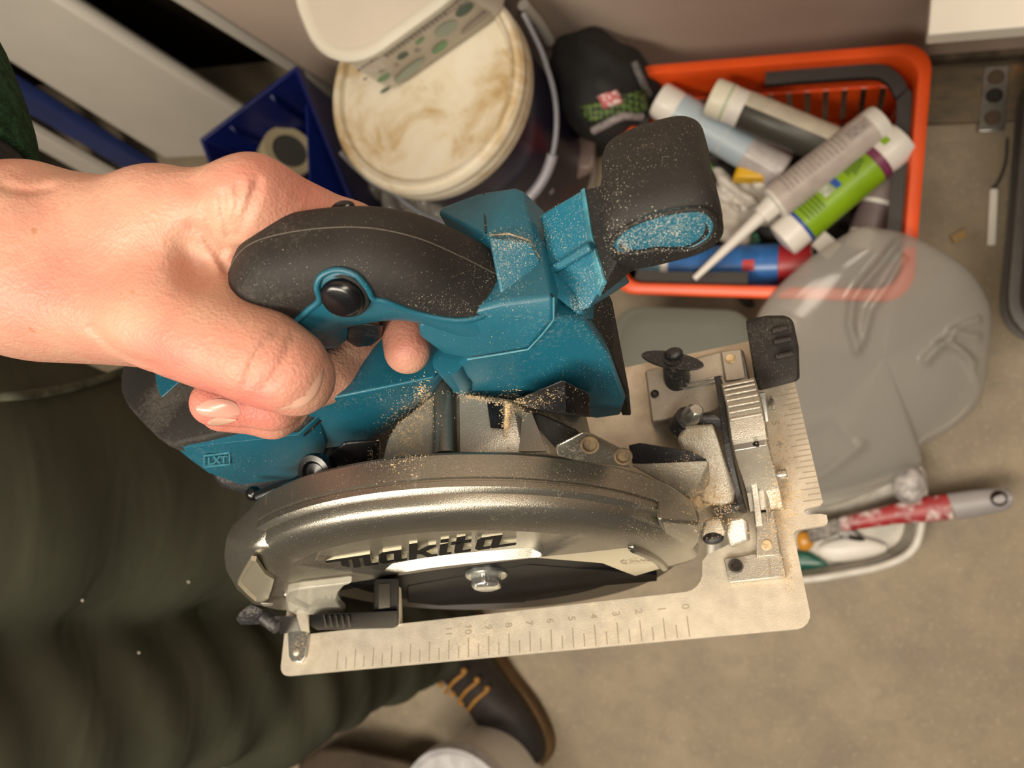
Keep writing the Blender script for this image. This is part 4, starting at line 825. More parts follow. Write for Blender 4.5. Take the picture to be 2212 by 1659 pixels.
obj('dark_label', MB().lathe([(CR+0.0011, 0.26*L), (CR+0.0017, 0.265*L), (CR+0.0017, 0.98*L), (CR+0.0011, 0.985*L)], 24, fr, math.radians(-65), math.radians(88)), M_dk, rt, smooth=40)
M_gl = mat('grey_label', (0.44, 0.38, 0.345), 0.45, var=0.12, vs=40)
rt, fr, L = cartridge('sealant_cartridge', 'grey-white sealant cartridge with a long pale nozzle, above the green one', G(1905, 262, 0.215), G(1672, 440, 0.225), CR*0.97, [(0.10, 0.98, M_gl, *FULL)], M_wht, G(1500, 602, 0.225))
prints(rt, fr, L, CR*0.97, [(0.12, 0.30, math.radians(78), 0.55)]+[(0.34+0.04*k, 0.355+0.04*k, math.radians(70), 1.1) for k in range(14)], M_print)
M_gr = mat('lime_label', (0.20, 0.36, 0.006), 0.4, var=0.10, vs=30)
rt, fr, L = cartridge('sealant_cartridge', 'lime green sealant cartridge with blue ring and purple band', G(1950, 300, 0.205), G(1690, 520, 0.205), CR*1.04, [(0.19, 0.25, mat('plum_band', (0.16, 0.03, 0.075), 0.45), *FULL), (0.25, 0.83, M_gr, *FULL), (0.83, 0.855, mat('royal_blue_ring', (0.015, 0.05, 0.30), 0.4), *FULL)], M_wht)
prints(rt, fr, L, CR*1.04, [(0.29+0.018*k, 0.30+0.018*k, math.radians(55+((k*37) % 17)), 0.8) for k in range(8)]+[(0.66+0.03*k, 0.672+0.03*k, math.radians(80), 0.9) for k in range(5)], mat('dark_green_print', (0.05, 0.11, 0.01), 0.6))
prints(rt, fr, L, CR*1.04, [(0.49, 0.535, math.radians(62), 0.9), (0.55, 0.58, math.radians(38), 0.6)], mat('blue_badge', (0.02, 0.08, 0.36), 0.5))
prints(rt, fr, L, CR*1.04, [(0.545, 0.625, math.radians(72), 0.55)], mat('pale_badge', (0.42, 0.46, 0.36), 0.5, var=0.3, vs=120))
prints(rt, fr, L, CR*1.04, [(0.09, 0.14, math.radians(72), 0.35)], M_gr)
rt, fr, L = cartridge('sealant_cartridge', 'blue cartridge with red end lying along the front of the basket', G(1352, 581, 0.150), G(1752, 568, 0.150), CR*1.15, [(0.06, 0.22, mat('teal_blue_label', (0.12, 0.22, 0.30), 0.35), *FULL), (0.26, 0.84, mat('mid_blue_label', (0.025, 0.12, 0.36), 0.3, var=0.25, vs=40), *FULL), (0.84, 1.0, mat('red_label', (0.30, 0.015, 0.02), 0.4), *FULL)], M_wht)
prints(rt, fr, L, CR*1.15, [(0.66, 0.72, math.radians(80), 0.5)], mat('red_dot', (0.45, 0.02, 0.02), 0.5))
cartridge('sealant_cartridge', 'white cartridge with mauve-grey label tucked behind the green one', G(1934, 352, 0.150), G(1862, 540, 0.145), CR, [(0.2, 0.45, mat('mauve_label', (0.24, 0.19, 0.18), 0.5), *FULL), (0.5, 0.8, mat('mauve_label_dark', (0.17, 0.13, 0.13), 0.5), *FULL)], M_wht)
# other things in the basket
def blob(name, label, cat, c, r, m, h=0.006, amp=0.012, fr_=30, seed=0, group=None, extra=()):
    c = np.array(c, float); r = np.array(r, float); rng = np.random.RandomState(seed); K = rng.normal(size=(5, 3))*fr_; ph = rng.uniform(0, 6, 5)
    X, Y, Z = grid(c-r*1.35-0.02, c+r*1.35+0.02, h)
    d = (np.sqrt(((X-c[0])/r[0])**2+((Y-c[1])/r[1])**2+((Z-c[2])/r[2])**2)-1)*r.min()
    for k, p in zip(K, ph): d = d+amp/5*np.sin(k[0]*X+k[1]*Y+k[2]*Z+p)*1.6
    V, F = nets(d, (c-r*1.35-0.02), h); V[:, 2] = np.maximum(V[:, 2], c[2]-r[2])
    o = obj(name, (V, F), m, smooth=180, recalc=False); o.modifiers.new('s', 'SMOOTH').iterations = 3
    return tag(place(o, c-[0, 0, r[2]]), label, cat, group)
blob('work_rag', 'dark crumpled work rag at the bottom of the orange basket', 'rag', (bcx-0.03, bcy-0.02, 0.066), (0.125, 0.10, 0.056), mat('dark_rag', (0.035, 0.034, 0.032), 0.85, var=0.4, vs=25), 0.007, 0.03, 60, 3)
blob('leaflet_pile', 'crumpled pale leaflet under the grey cartridge in the basket', 'leaflet', G(1620, 455, 0.135), (0.055, 0.040, 0.014), mat('pale_leaflet', (0.36, 0.32, 0.27), 0.5, var=0.25, vs=60), 0.004, 0.010, 90, 5)
blob('plastic_film', 'crumpled clear film between the cartridges and the front grip', 'film', G(1590, 412, 0.150), (0.05, 0.02, 0.014), mat('clear_film', (0.62, 0.58, 0.52), 0.12, var=0.1, alpha=0.6), 0.004, 0.014, 110, 8)
yc = thing('spring_clamp', 'yellow and black plastic clamp under the pale blue cartridge', 'clamp', G(1618, 372, 0.165))
obj('jaw', MB().hull([(-0.024, -0.016, 0), (0.027, -0.019, 0), (0.029, 0.008, 0), (-0.016, 0.018, 0), (-0.018, -0.011, 0.018), (0.022, -0.014, 0.02), (0.019, 0.005, 0.022), (-0.010, 0.013, 0.018)]), mat('yellow_plastic', (0.62, 0.36, 0.012), 0.4), yc, bevel=0.004)
obj('jaw', MB().hull([(-0.064, 0.0, -0.004), (-0.046, -0.014, -0.004), (-0.05, -0.018, 0.012), (-0.066, -0.01, 0.014), (-0.06, 0.004, 0.014)]), mat('amber_plastic', (0.50, 0.22, 0.01), 0.4), yc, bevel=0.003)
obj('handle', MB().tube([(-0.055, 0.02, 0.004), (-0.035, 0.028, 0.016), (-0.012, 0.022, 0.018), (0.0, 0.004, 0.012)], 0.008, 12), M_bar, yc, smooth=60)
pa, pb = G(1520, 318, 0.15), G(1532, 372, 0.14)
o = obj('marker_pen', MB().tube([pa, pa+(pb-pa)*0.1, pb], [0.005, 0.0065, 0.0062], 14), mat('bright_green', (0.10, 0.36, 0.015), 0.4), smooth=40); tag(place(o, (pa+pb)/2-[0, 0, 0.006]), 'bright green marker pen beside the pale blue cartridge', 'pen')
pa, pb = G(1555, 548, 0.125), G(1640, 512, 0.125)
o = obj('green_strap', MB().bar(pa, pb, 0.016, 0.004), mat('dark_green', (0.01, 0.09, 0.035), 0.5), bevel=0.001); tag(place(o, (pa+pb)/2-[0, 0, 0.002]), 'dark green strip under the pale nozzle in the basket', 'strip')
pa, pb = G(1770, 545, 0.16), G(1800, 515, 0.16)
o = obj('paper_tag', MB().bar(pa, pb, 0.03, 0.002), M_wht); tag(place(o, (pa+pb)/2-[0, 0, 0.001]), 'small white paper tag beside the blue ring of the green cartridge', 'tag')

# ---- white bucket
bc0 = np.array([-0.497, 0.358]); BH = 0.432
bk = thing('paint_bucket', 'large white bucket with stained lid and dark label', 'bucket', (bc0[0], bc0[1], 0))
def _lid(nt, p):
    L = nt.links; tc = N(nt, 'ShaderNodeTexCoord').outputs['Object']
    n = N(nt, 'ShaderNodeTexNoise', inp={'Scale': 13.0, 'Detail': 7.0, 'Roughness': 0.68, 'Distortion': 0.6}); L.new(tc, n.inputs['Vector'])
    n2 = N(nt, 'ShaderNodeTexNoise', inp={'Scale': 5.0, 'Detail': 2.0}); L.new(tc, n2.inputs['Vector'])
    a = N(nt, 'ShaderNodeMath', operation='MULTIPLY'); L.new(n.outputs['Fac'], a.inputs[0]); L.new(n2.outputs['Fac'], a.inputs[1])
    L.new(ramp(nt, a.outputs[0], [(0.20, (0.66, 0.61, 0.50)), (0.28, (0.62, 0.55, 0.42)), (0.36, (0.46, 0.34, 0.18)), (0.44, (0.34, 0.22, 0.10))]), p.inputs['Base Color']); p.inputs['Roughness'].default_value = 0.45
obj('body', MB().lathe([(0.001, 0.001), (0.106, 0.001), (0.110, 0.006), (0.131, 0.40), (0.131, BH-0.01), (0.001, BH-0.01)], 72), M_wht, bk, smooth=35)
lid = obj('lid', MB().lathe([(0.001, BH-0.004), (0.116, BH-0.004), (0.120, BH-0.002), (0.123, BH+0.006), (0.126, BH+0.008), (0.128, BH+0.004), (0.134, BH+0.003), (0.138, BH-0.002), (0.1385, BH-0.012), (0.1355, BH-0.014), (0.1385, BH-0.017), (0.138, BH-0.034), (0.133, BH-0.036)], 96), nmat('stained_lid', _lid), bk, smooth=30)
def _lab(nt, p):
    L = nt.links; tc = N(nt, 'ShaderNodeTexCoord').outputs['Object']
    n = N(nt, 'ShaderNodeTexNoise', inp={'Scale': 14.0, 'Detail': 2.0}); mp = N(nt, 'ShaderNodeMapping', inp={'Scale': (1, 1, 0.4)}); L.new(tc, mp.inputs[0]); L.new(mp.outputs[0], n.inputs['Vector'])
    L.new(ramp(nt, n.outputs['Fac'], [(0.35, (0.010, 0.009, 0.028)), (0.55, (0.014, 0.010, 0.032)), (0.66, (0.07, 0.008, 0.022)), (0.72, (0.012, 0.010, 0.03))]), p.inputs['Base Color']); p.inputs['Roughness'].default_value = 0.28
obj('label', MB().lathe([(0.1125, 0.045), (0.1325, 0.399)], 72), nmat('bucket_label', _lab), bk, smooth=60)
mb = MB()
for k in range(9):
    a = math.radians(-100+k*7.5); z = 0.20+0.02*math.sin(k*2.1)
    r = 0.1125+0.02*(z-0.045)/0.354+0.0010
    mb.add([(r*math.cos(a+d)*1.0, r*math.sin(a+d), z+e) for d, e in ((0, 0), (0.07, 0.002), (0.07, 0.010), (0, 0.008))], [(0, 1, 2, 3)])
obj('label_print', mb, mat('pale_print', (0.45, 0.42, 0.42), 0.5), bk, kind='stuff')
hp = cr([G(737, 330, 0.405), G(775, 368, 0.37), G(830, 408, 0.33), G(960, 438, 0.29), G(1105, 398, 0.285), G(1178, 342, 0.30), G(1189, 210, 0.34), G(1176, 128, 0.37), G(1130, 28, 0.405)], 8)
hp2 = []
for p in hp:                                  # keep the bail outside the bucket wall
    d = p[:2]-bc0; r = np.linalg.norm(d); rmin = 0.146
    hp2.append(np.array([*(d/r*max(r, rmin)), p[2]]))
obj('bail_handle', MB().tube(hp2, 0.0036, 10), mat('grey_plastic_bail', (0.24, 0.24, 0.27), 0.3), bk, smooth=60)
obj('bail_grip', MB().tube(hp2[30:42], 0.0075, 14), mat('bail_grip', (0.30, 0.29, 0.33), 0.35), bk, smooth=60)

# ---- white tub with a leaf-spot print, standing on the bucket
tb = thing('food_tub', 'white oval tub printed with green spots, standing on the bucket lid', 'tub', (-0.49, 0.42, BH+0.008))
A1, A2 = G(840, 214, 0.44), G(1108, 28, 0.44); ea = (A2-A1)[:2]; ang = math.atan2(ea[1], ea[0]); La = np.linalg.norm(ea)
M_tub = mat('tub_plastic', (0.50, 0.45, 0.38), 0.4, var=0.04)
ux = np.array([math.cos(ang), math.sin(ang)]); uy = np.array([-ux[1], ux[0]])
def tubring(z, a, b, r):
    c2 = A1[:2]+ux*La*0.5+uy*(0.078)-np.array(tb.location[:2])
    return [(c2[0]+ux[0]*x+uy[0]*y, c2[1]+ux[1]*x+uy[1]*y, z) for x, y in rrect(-a, a, -b, b, r, 10)]
TH = 0.105; a0_ = La/2+0.006; b0_ = 0.072
obj('body', MB().loft([tubring(0.0, a0_-0.004, b0_-0.004, 0.030), tubring(0.004, a0_, b0_, 0.034), tubring(TH, a0_+0.012, b0_+0.012, 0.072)]), M_tub, tb, smooth=40)
obj('lid', MB().loft([tubring(TH-0.012, a0_+0.017, b0_+0.017, 0.077), tubring(TH-0.002, a0_+0.019, b0_+0.019, 0.079), tubring(TH+0.003, a0_+0.015, b0_+0.015, 0.075), tubring(TH+0.002, a0_+0.006, b0_+0.006, 0.066), tubring(TH-0.002, a0_+0.002, b0_+0.002, 0.062), tubring(TH-0.002, 0.01, 0.01, 0.005)]), mat('tub_lid', (0.60, 0.57, 0.48), 0.42, var=0.04), tb, smooth=40)
c2 = A1[:2]+ux*La*0.5+uy*0.078-np.array(tb.location[:2])
def tubpt(s, h, out=0.0006):                  # s metres along the near face, h height
    b = b0_+0.012*h/TH+out
    return np.array([c2[0]+ux[0]*s-uy[0]*b, c2[1]+ux[1]*s-uy[1]*b, h])
def spot(u, v, su, sv, m, rot=0.0):
    # pixel on the near face of the tub
    r = ray(u, v); n = np.array([-uy[0], -uy[1], 0.0]); p0 = tubpt(0, 0.05)+np.array(tb.location); t = (p0-CAM0).dot(n)/r.dot(n); q = CAM0+r*t-np.array(tb.location)
    s = (q[:2]-c2).dot(ux); h = q[2]; cr_, sr = math.cos(rot), math.sin(rot)
    P = [tubpt(s+cr_*su*math.cos(a)-sr*sv*math.sin(a), h+sr*su*math.cos(a)+cr_*sv*math.sin(a)) for a in np.linspace(0, 2*PI, 22, endpoint=False)]
    obj('printed_spot', MB().add(P, [tuple(range(22))]), m, tb)
g1 = mat('sage_spot', (0.27, 0.31, 0.25), 0.5); g2 = mat('dark_green_spot', (0.045, 0.085, 0.065), 0.5); g3 = mat('green_spot', (0.12, 0.26, 0.12), 0.5); g4 = mat('taupe_spot', (0.26, 0.22, 0.19), 0.5)
for u, v, su, sv, m, rt_ in ((888, 158, 0.026, 0.010, g1, 0.15), (965, 64, 0.015, 0.014, g1, 0), (1003, 20, 0.012, 0.010, g2, 0.2), (870, 120, 0.0075, 0.0065, g2, 0), (953, 108, 0.012, 0.008, g3, 0.3), (829, 170, 0.009, 0.007, g3, 0), (835, 200, 0.008, 0.005, g2, 0), (907, 87, 0.007, 0.004, g3, 0.3), (903, 111, 0.004, 0.004, g4, 0), (1030, 55, 0.022, 0.007, g4, 0.15), (822, 153, 0.004, 0.003, g4, 0), (788, 168, 0.003, 0.003, g4, 0), (857, 142, 0.003, 0.003, g4, 0)):
    spot(u, v, su, sv, m, rt_)
mb = MB()
for s0, s1, h in ((-0.085, -0.055, 0.087), (-0.05, 0.01, 0.089), (0.016, 0.075, 0.089), (-0.05, 0.07, 0.0815), (-0.05, 0.045, 0.0775), (-0.05, 0.06, 0.0735)):
    k = 0.0025 if h > 0.085 else 0.001
    for j in range(int((s1-s0)/0.006)):
        s = s0+0.006*j; mb.add([tubpt(s, h-k), tubpt(s+0.0042, h-k), tubpt(s+0.0042, h+k*(0.6+0.4*math.sin(j*2.3))), tubpt(s, h+k)], [(0, 1, 2, 3)])
obj('fine_print', mb, mat('tub_print', (0.13, 0.11, 0.10), 0.6), tb, kind='stuff')

# ---- blue storage bin with tape roll
Bz = 0.30; BA, BB, BD = G(430, 300, Bz), G(640, 140, Bz), G(795, 432, Bz)
e1 = (BB-BA); w1_ = np.linalg.norm(e1); e1 /= w1_; e2 = BD-BB; e2 -= e1*e2.dot(e1); w2_ = np.linalg.norm(e2); e2 /= w2_
bin_ = thing('storage_bin', 'dark blue open plastic storage bin behind the hand', 'storage bin', ((BA+BB)/2+e2*w2_/2)*[1, 1, 0])
b0 = np.array(bin_.location)
def binp(s, t, z, ins): # s in 0..1 along e1, t along e2
    return BA+e1*(ins+(w1_-2*ins)*s)+e2*(ins+(w2_-2*ins)*t)+np.array([0, 0, z-Bz])-b0
def binring(z, ins): return [binp(0, 0, z, ins), binp(1, 0, z, ins), binp(1, 1, z, ins), binp(0, 1, z, ins)]
obj('body', MB().loft([binring(0.0, 0.03), binring(Bz-0.02, 0.004), binring(Bz-0.02, 0.0), binring(Bz, 0.0), binring(Bz, 0.006), binring(0.012, 0.034)]), M_blue, bin_, bevel=0.003)
dv0, dv1 = np.array(G(660, 222, 0.275))-b0, np.array(G(668, 440, 0.275))-b0
obj('divider', MB().hull([dv0, dv1, dv0+e2*0.006, dv1+e2*0.006, dv0-[0, 0, 0.25], dv1-[0, 0, 0.25], dv0+e2*0.006-[0, 0, 0.25], dv1+e2*0.006-[0, 0, 0.25]]), mat('blue_plastic_bright', (0.012, 0.03, 0.24), 0.35), bin_, bevel=0.002)
for tt in (0.25, 0.7): obj('rib', MB().hull([binp(tt-0.02, 0.004, 0.29, 0.006), binp(tt+0.02, 0.004, 0.29, 0.006), binp(tt, 0.05, 0.28, 0.01), binp(tt-0.02, 0.004, 0.05, 0.03), binp(tt+0.02, 0.004, 0.05, 0.03), binp(tt, 0.04, 0.05, 0.03)]), M_blue, bin_, bevel=0.002)
tr = G(618, 338, 0.20)
tp_ = thing('tape_roll', 'roll of cream masking tape with grey outside standing in the blue bin', 'tape roll', tr-[0, 0, 0.045])
ta = np.array([0.80, 0.30, 0.55]); ta /= np.linalg.norm(ta); tu = np.cross(ta, [0, 0, 1]); tu /= np.linalg.norm(tu); tv = np.cross(tu, ta)
frt = lambda r, a, h: tuple(ta*h+tu*r*math.cos(a)+tv*r*math.sin(a)+np.array([0, 0, 0.045]))
obj('tape', MB().lathe([(0.030, -0.02), (0.045, -0.022), (0.046, -0.02), (0.046, 0.02), (0.045, 0.022), (0.030, 0.02)], 40, frt), mat('cream_tape', (0.50, 0.42, 0.26), 0.6, var=0.1), tp_, smooth=40)
obj('core', MB().lathe([(0.0005, 0.019), (0.0285, 0.019), (0.030, 0.021), (0.0305, 0.018)], 40, frt), mat('dark_grey_core', (0.06, 0.058, 0.05), 0.7), tp_, smooth=40)

blob('clear_sheet', 'crumpled clear plastic sheet on the floor between bin and bucket', 'plastic sheet', G(905, 440, 0.16), (0.07, 0.045, 0.03), mat('clear_sheet', (0.52, 0.50, 0.45), 0.15, var=0.2, vs=50, alpha=0.6), 0.006, 0.02, 80, 11)
# ---- black glove with green dotted cuff
gc = G(1292, 182, 0.22)
M_glv = mat('black_fabric', (0.011, 0.011, 0.011), 0.75, var=0.3, vs=30, bump=0.4, bs=900)
glove = thing('work_glove', 'black fabric work glove with green dotted cuff, beside the basket', 'glove', (gc[0], gc[1], 0))
def gl(u, v, h): return np.array(G(u, v, h))-[gc[0], gc[1], 0]
h_ = 0.006; lo = np.array([-0.16, -0.20, -0.005]); hi = np.array([0.16, 0.20, 0.30]); X, Y, Z = grid(lo, hi, h_)
d = cap(X, Y, Z, gl(1265, 150, 0.21), gl(1310, 215, 0.215), 0.055, 0.062)
d = smin(d, cap(X, Y, Z, gl(1345, 150, 0.2), gl(1385, 190, 0.19), 0.035, 0.03), 0.02)
d = smin(d, cap(X, Y, Z, gl(1290, 215, 0.15), gl(1310, 260, 0.06), 0.06, 0.055), 0.03)
d = smin(d, cap(X, Y, Z, gl(1240, 140, 0.2), gl(1225, 190, 0.16), 0.03, 0.03), 0.02)
d = d+0.0035*np.sin(70*X+40*Z)*np.sin(55*Y+30*X)+0.002*np.sin(130*Y+60*X)
V, F = nets(d, lo, h_); o = obj('fabric', (V, F), M_glv, glove, smooth=180, recalc=False); o.modifiers.new('s', 'SMOOTH').iterations = 2
def gsurf(u, v, off=0.002):                   # point on the glove under a pixel
    r = ray(u, v); best = None
    for t in np.linspace(0.95, 1.25, 400):
        q = CAM0+r*t-np.array([gc[0], gc[1], 0]); i = np.clip(((q-lo)/h_).astype(int), 0, np.array(d.shape)-1)
        if d[tuple(i)] < 0: return q-r*off
    return CAM0+r*1.1-np.array([gc[0], gc[1], 0])
def patch(name, rows, m, off=0.003, parent=None):
    P = [[gsurf(u, v, off) for u, v in r] for r in rows]; Q = [[p+(ray(1300, 200)*0.004) for p in r] for r in P]
    mb = MB(); n = len(rows[0]); mb.loft(P, closed=False, cap=False); o = obj(name, mb, m, parent or glove, smooth=180)
    s = o.modifiers.new('s', 'SOLIDIFY'); s.thickness = 0.003; s.offset = 0; return o
def _dots(nt, p):
    L = nt.links; tc = N(nt, 'ShaderNodeTexCoord').outputs['Object']; v = N(nt, 'ShaderNodeTexVoronoi', inp={'Scale': 135.0, 'Randomness': 0.15}); L.new(tc, v.inputs['Vector'])
    L.new(ramp(nt, v.outputs['Distance'], [(0.40, (0.085, 0.15, 0.028)), (0.55, (0.008, 0.012, 0.006))]), p.inputs['Base Color']); p.inputs['Roughness'].default_value = 0.7
M_dots = nmat('green_dotted_knit', _dots)
def lerp_rows(a, b, c, d_, n, m): return [[(np.array(a)*(1-i/n)+np.array(d_)*(i/n))*(1-j/m)+(np.array(b)*(1-i/n)+np.array(c)*(i/n))*(j/m) for j in range(m+1)] for i in range(n+1)]
patch('cuff_band', lerp_rows((1252, 232), (1392, 192), (1402, 238), (1272, 268), 6, 14), M_dots)
def _red(nt, p):
    L = nt.links; tc = N(nt, 'ShaderNodeTexCoord').outputs['Object']; n = N(nt, 'ShaderNodeTexNoise', inp={'Scale': 160.0, 'Detail': 2.0}); L.new(tc, n.inputs['Vector'])
    L.new(ramp(nt, n.outputs['Fac'], [(0.46, (0.46, 0.10, 0.11)), (0.56, (0.62, 0.48, 0.46))]), p.inputs['Base Color']); p.inputs['Roughness'].default_value = 0.6
patch('woven_badge', lerp_rows((1290, 207), (1334, 194), (1346, 222), (1304, 236), 4, 6), nmat('red_white_badge', _red), 0.007)
obj('piping', MB().tube(cr([gsurf(1282, 282, 0.006), gsurf(1320, 262, 0.006), gsurf(1350, 250, 0.006), gsurf(1385, 252, 0.006)], 6), 0.006, 10), mat('grey_piping', (0.24, 0.21, 0.21), 0.6, var=0.3, vs=200), glove, smooth=60)
obj('piping', MB().tube(cr([gsurf(1370, 135, 0.006), gsurf(1385, 170, 0.006), gsurf(1402, 205, 0.006)], 6), 0.0055, 10), mat('grey_piping_dark', (0.10, 0.09, 0.09), 0.7, var=0.4, vs=200), glove, smooth=60)

# ---- red-orange blister pack beside the bucket
oc = G(1238, 335, 0.085)
pk = thing('blister_pack', 'clear pack with red-orange insert squeezed between bucket and glove', 'pack', (oc[0], oc[1], 0.0))
def pkp(u, v, h): return np.array(G(u, v, h))-[oc[0], oc[1], 0]
obj('insert', MB().hull([pkp(1243, 250, 0.12), pkp(1258, 260, 0.12), pkp(1236, 372, 0.11), pkp(1215, 388, 0.10), pkp(1222, 340, 0.12), pkp(1243, 250, 0.0), pkp(1236, 372, 0.0), pkp(1215, 388, 0.0)]), mat('red_orange_card', (0.55, 0.07, 0.012), 0.4), pk, bevel=0.004)
obj('blister', MB().hull([pkp(1248, 250, 0.135), pkp(1290, 290, 0.13), pkp(1284, 370, 0.125), pkp(1225, 400, 0.11), pkp(1225, 350, 0.13), pkp(1290, 300, 0.0), pkp(1280, 370, 0.0), pkp(1225, 395, 0.0)]), mat('blister_plastic', (0.50, 0.36, 0.32), 0.08, var=0.05, alpha=0.35), pk, bevel=0.008, seg=3)
wp = PY(1165, 55, YW-0.01)
o = obj('wall_peg', MB().tube([PY(1130, 10, YW-0.012), PY(1160, 45, YW-0.014), PY(1186, 88, YW-0.012)], [0.008, 0.008, 0.009], 12), M_white, smooth=60); tag(place(o, wp), 'pale plastic peg on the wall above the bucket handle', 'peg')

# ---- translucent box and bag in front of the basket
def _film(nt, p, col, tr, rough):
    L = nt.links; out = nt.nodes['Material Output']; nt.nodes.remove(p)
    a = N(nt, 'ShaderNodeBsdfTransparent', inp={0: (0.93, 0.93, 0.90, 1)}); b = N(nt, 'ShaderNodeBsdfPrincipled'); t = N(nt, 'ShaderNodeBsdfTranslucent', inp={0: (*col, 1)})
    b.inputs['Base Color'].default_value = (*col, 1); b.inputs['Roughness'].default_value = rough
    m1_ = N(nt, 'ShaderNodeMixShader', inp={0: 0.35}); L.new(b.outputs[0], m1_.inputs[1]); L.new(t.outputs[0], m1_.inputs[2])
    m2_ = N(nt, 'ShaderNodeMixShader', inp={0: tr}); L.new(m1_.outputs[0], m2_.inputs[1]); L.new(a.outputs[0], m2_.inputs[2]); L.new(m2_.outputs[0], out.inputs[0])
M_bag = nmat('bag_film', lambda nt, p: _film(nt, p, (0.52, 0.505, 0.475), 0.52, 0.13))
M_tubp = nmat('translucent_box', lambda nt, p: _film(nt, p, (0.27, 0.28, 0.235), 0.40, 0.35))
tbx = thing('plastic_box', 'translucent grey-green lidded plastic box in front of the basket', 'box', (-0.20, -0.01, 0))
obj('body', MB().loft([rr3(-0.075, 0.085, -0.10, 0.10, 0.03, 0.001), rr3(-0.088, 0.10, -0.118, 0.118, 0.035, 0.15), rr3(-0.084, 0.096, -0.114, 0.114, 0.033, 0.15), rr3(-0.072, 0.082, -0.097, 0.097, 0.03, 0.004)]), M_tubp, tbx, smooth=40)
obj('lid', MB().loft([rr3(-0.095, 0.107, -0.125, 0.125, 0.04, 0.145), rr3(-0.096, 0.108, -0.126, 0.126, 0.04, 0.158), rr3(-0.092, 0.104, -0.122, 0.122, 0.037, 0.160), rr3(-0.07, 0.08, -0.1, 0.1, 0.03, 0.157)]), M_tubp, tbx, smooth=40)
bo_ = [(1655, 650, .225), (1740, 565, .24), (1850, 494, .245), (1905, 494, .24), (1965, 508, .235), (2040, 545, .21), (2100, 592, .18), (2140, 668, .14), (2136, 760, .11), (2118, 860, .09), (2060, 925, .075), (1992, 965, .065), (1985, 1010, .06), (1900, 1055, .058), (1762, 1095, .056), (1700, 1000, .08), (1655, 850, .15), (1630, 720, .21)]
Q = cr([np.array(G(*b)) for b in bo_], 16, True); c = sum(Q)/len(Q); nQ = len(Q)
bag = thing('plastic_bag', 'large translucent grey plastic bag draped over the basket corner', 'plastic bag', (c[0], c[1], 0.0))
folds = [([(1945, 515), (1905, 570), (1862, 620), (1842, 650), (1836, 700), (1850, 755)], 0.013, 0.008), ([(1950, 560), (1915, 620), (1880, 670), (1862, 740)], 0.009, 0.007), ([(2055, 715), (2085, 700), (2112, 692)], 0.010, 0.006), ([(2000, 778), (2030, 745), (2062, 722), (2110, 730)], 0.012, 0.008), ([(2030, 745), (2070, 755), (2105, 785)], 0.010, 0.006), ([(2050, 735), (2085, 770), (2110, 820)], 0.008, 0.006), ([(1700, 1060), (1790, 1015), (1860, 960)], 0.008, 0.009), ([(1745, 920), (1800, 900), (1850, 960)], 0.004, 0.012)]
def segd(p, a, b):
    a = np.array(a); b = np.array(b); ab = b-a; t = np.clip(((p-a) @ ab)/ab.dot(ab), 0, 1); return np.linalg.norm(p-a-t[:, None]*ab, axis=1)
rings = []; NR = 90
for i in range(NR):
    t = 1-i/(NR-1)*0.985; bul = 0.050*math.sqrt(max(0, 1-t**2.6)); R_ = []
    for q in Q:
        p = c+(q-c)*t; lift = (q[2]-c[2])*t*0; R_.append(p+np.array([0, 0, bul]))
    R_ = np.array(R_)
    cc = (R_-CAM0) @ MW; uv = np.stack([CX+FPX*cc[:, 0]/cc[:, 2], CY+FPX*cc[:, 1]/cc[:, 2]], 1)
    for poly, amp, w in folds:
        dd = np.min([segd(uv, poly[k], poly[k+1]) for k in range(len(poly)-1)], 0); R_[:, 2] += amp*np.exp(-(dd/(w*1400))**2)*min(1, (1-t)*6)
    R_[:, 2] += 0.0025*np.sin(38*R_[:, 0]+21*R_[:, 1])*np.sin(30*R_[:, 1]-12*R_[:, 0])*min(1, (1-t)*5)
    rings.append(R_-[c[0], c[1], 0])
under = [rings[0]+np.array([0, 0, -0.004])]+[np.array([c+(q-c)*t-[c[0], c[1], 0.008] for q in Q]) for t in (0.9, 0.5, 0.015)]
obj('film', MB().loft([r.tolist() for r in reversed(under)]+[r.tolist() for r in rings]), M_bag, bag, smooth=180)

# ---- paint tray with brush
ty = thing('paint_tray', 'white paint-crusted roller tray with green and orange paint on the floor', 'paint tray', (0.04, -0.175, 0))
tb_ = lambda u, v, h: np.array(G(u, v, h))-[0.04, -0.175, 0]
rim_ = [(1985, 1150), (1960, 1195), (1900, 1222), (1820, 1238), (1740, 1250), (1560, 1262), (1540, 1180), (1560, 1090), (1760, 1075), (1900, 1040), (1975, 1010), (1992, 1060)]
RQ = cr([tb_(u, v, 0.045) for u, v in rim_], 6, True); rc = sum(RQ)/len(RQ)
M_tray = mat('tray_paint', (0.62, 0.59, 0.53), 0.35, var=0.12, vs=30, dust=0.3, dcol=(0.3, 0.3, 0.28), ds=25)
sk = lambda t, z: [rc*[1, 1, 0]+(q-rc)*[t, t, 0]+[0, 0, z] for q in RQ]
obj('pan', MB().loft([sk(0.86, 0.0012), sk(0.96, 0.036), sk(1.0, 0.044), sk(1.02, 0.046), sk(1.02, 0.041), sk(1.005, 0.039), sk(1.0, 0.044) if False else sk(1.0, 0.0405)], cap=False), M_tray, ty, smooth=60)
obj('pan_floor', MB().loft([sk(0.94, 0.037), sk(0.86, 0.006), sk(0.6, 0.004), sk(0.02, 0.004)], cap=False), mat('pan_floor', (0.40, 0.37, 0.31), 0.3, var=0.25, vs=22), ty, smooth=60)
obj('lip', MB().tube([tuple(p) for p in sk(1.01, 0.047)]+[tuple(sk(1.01, 0.047)[0])], 0.0058, 10), M_tray, ty, smooth=60)
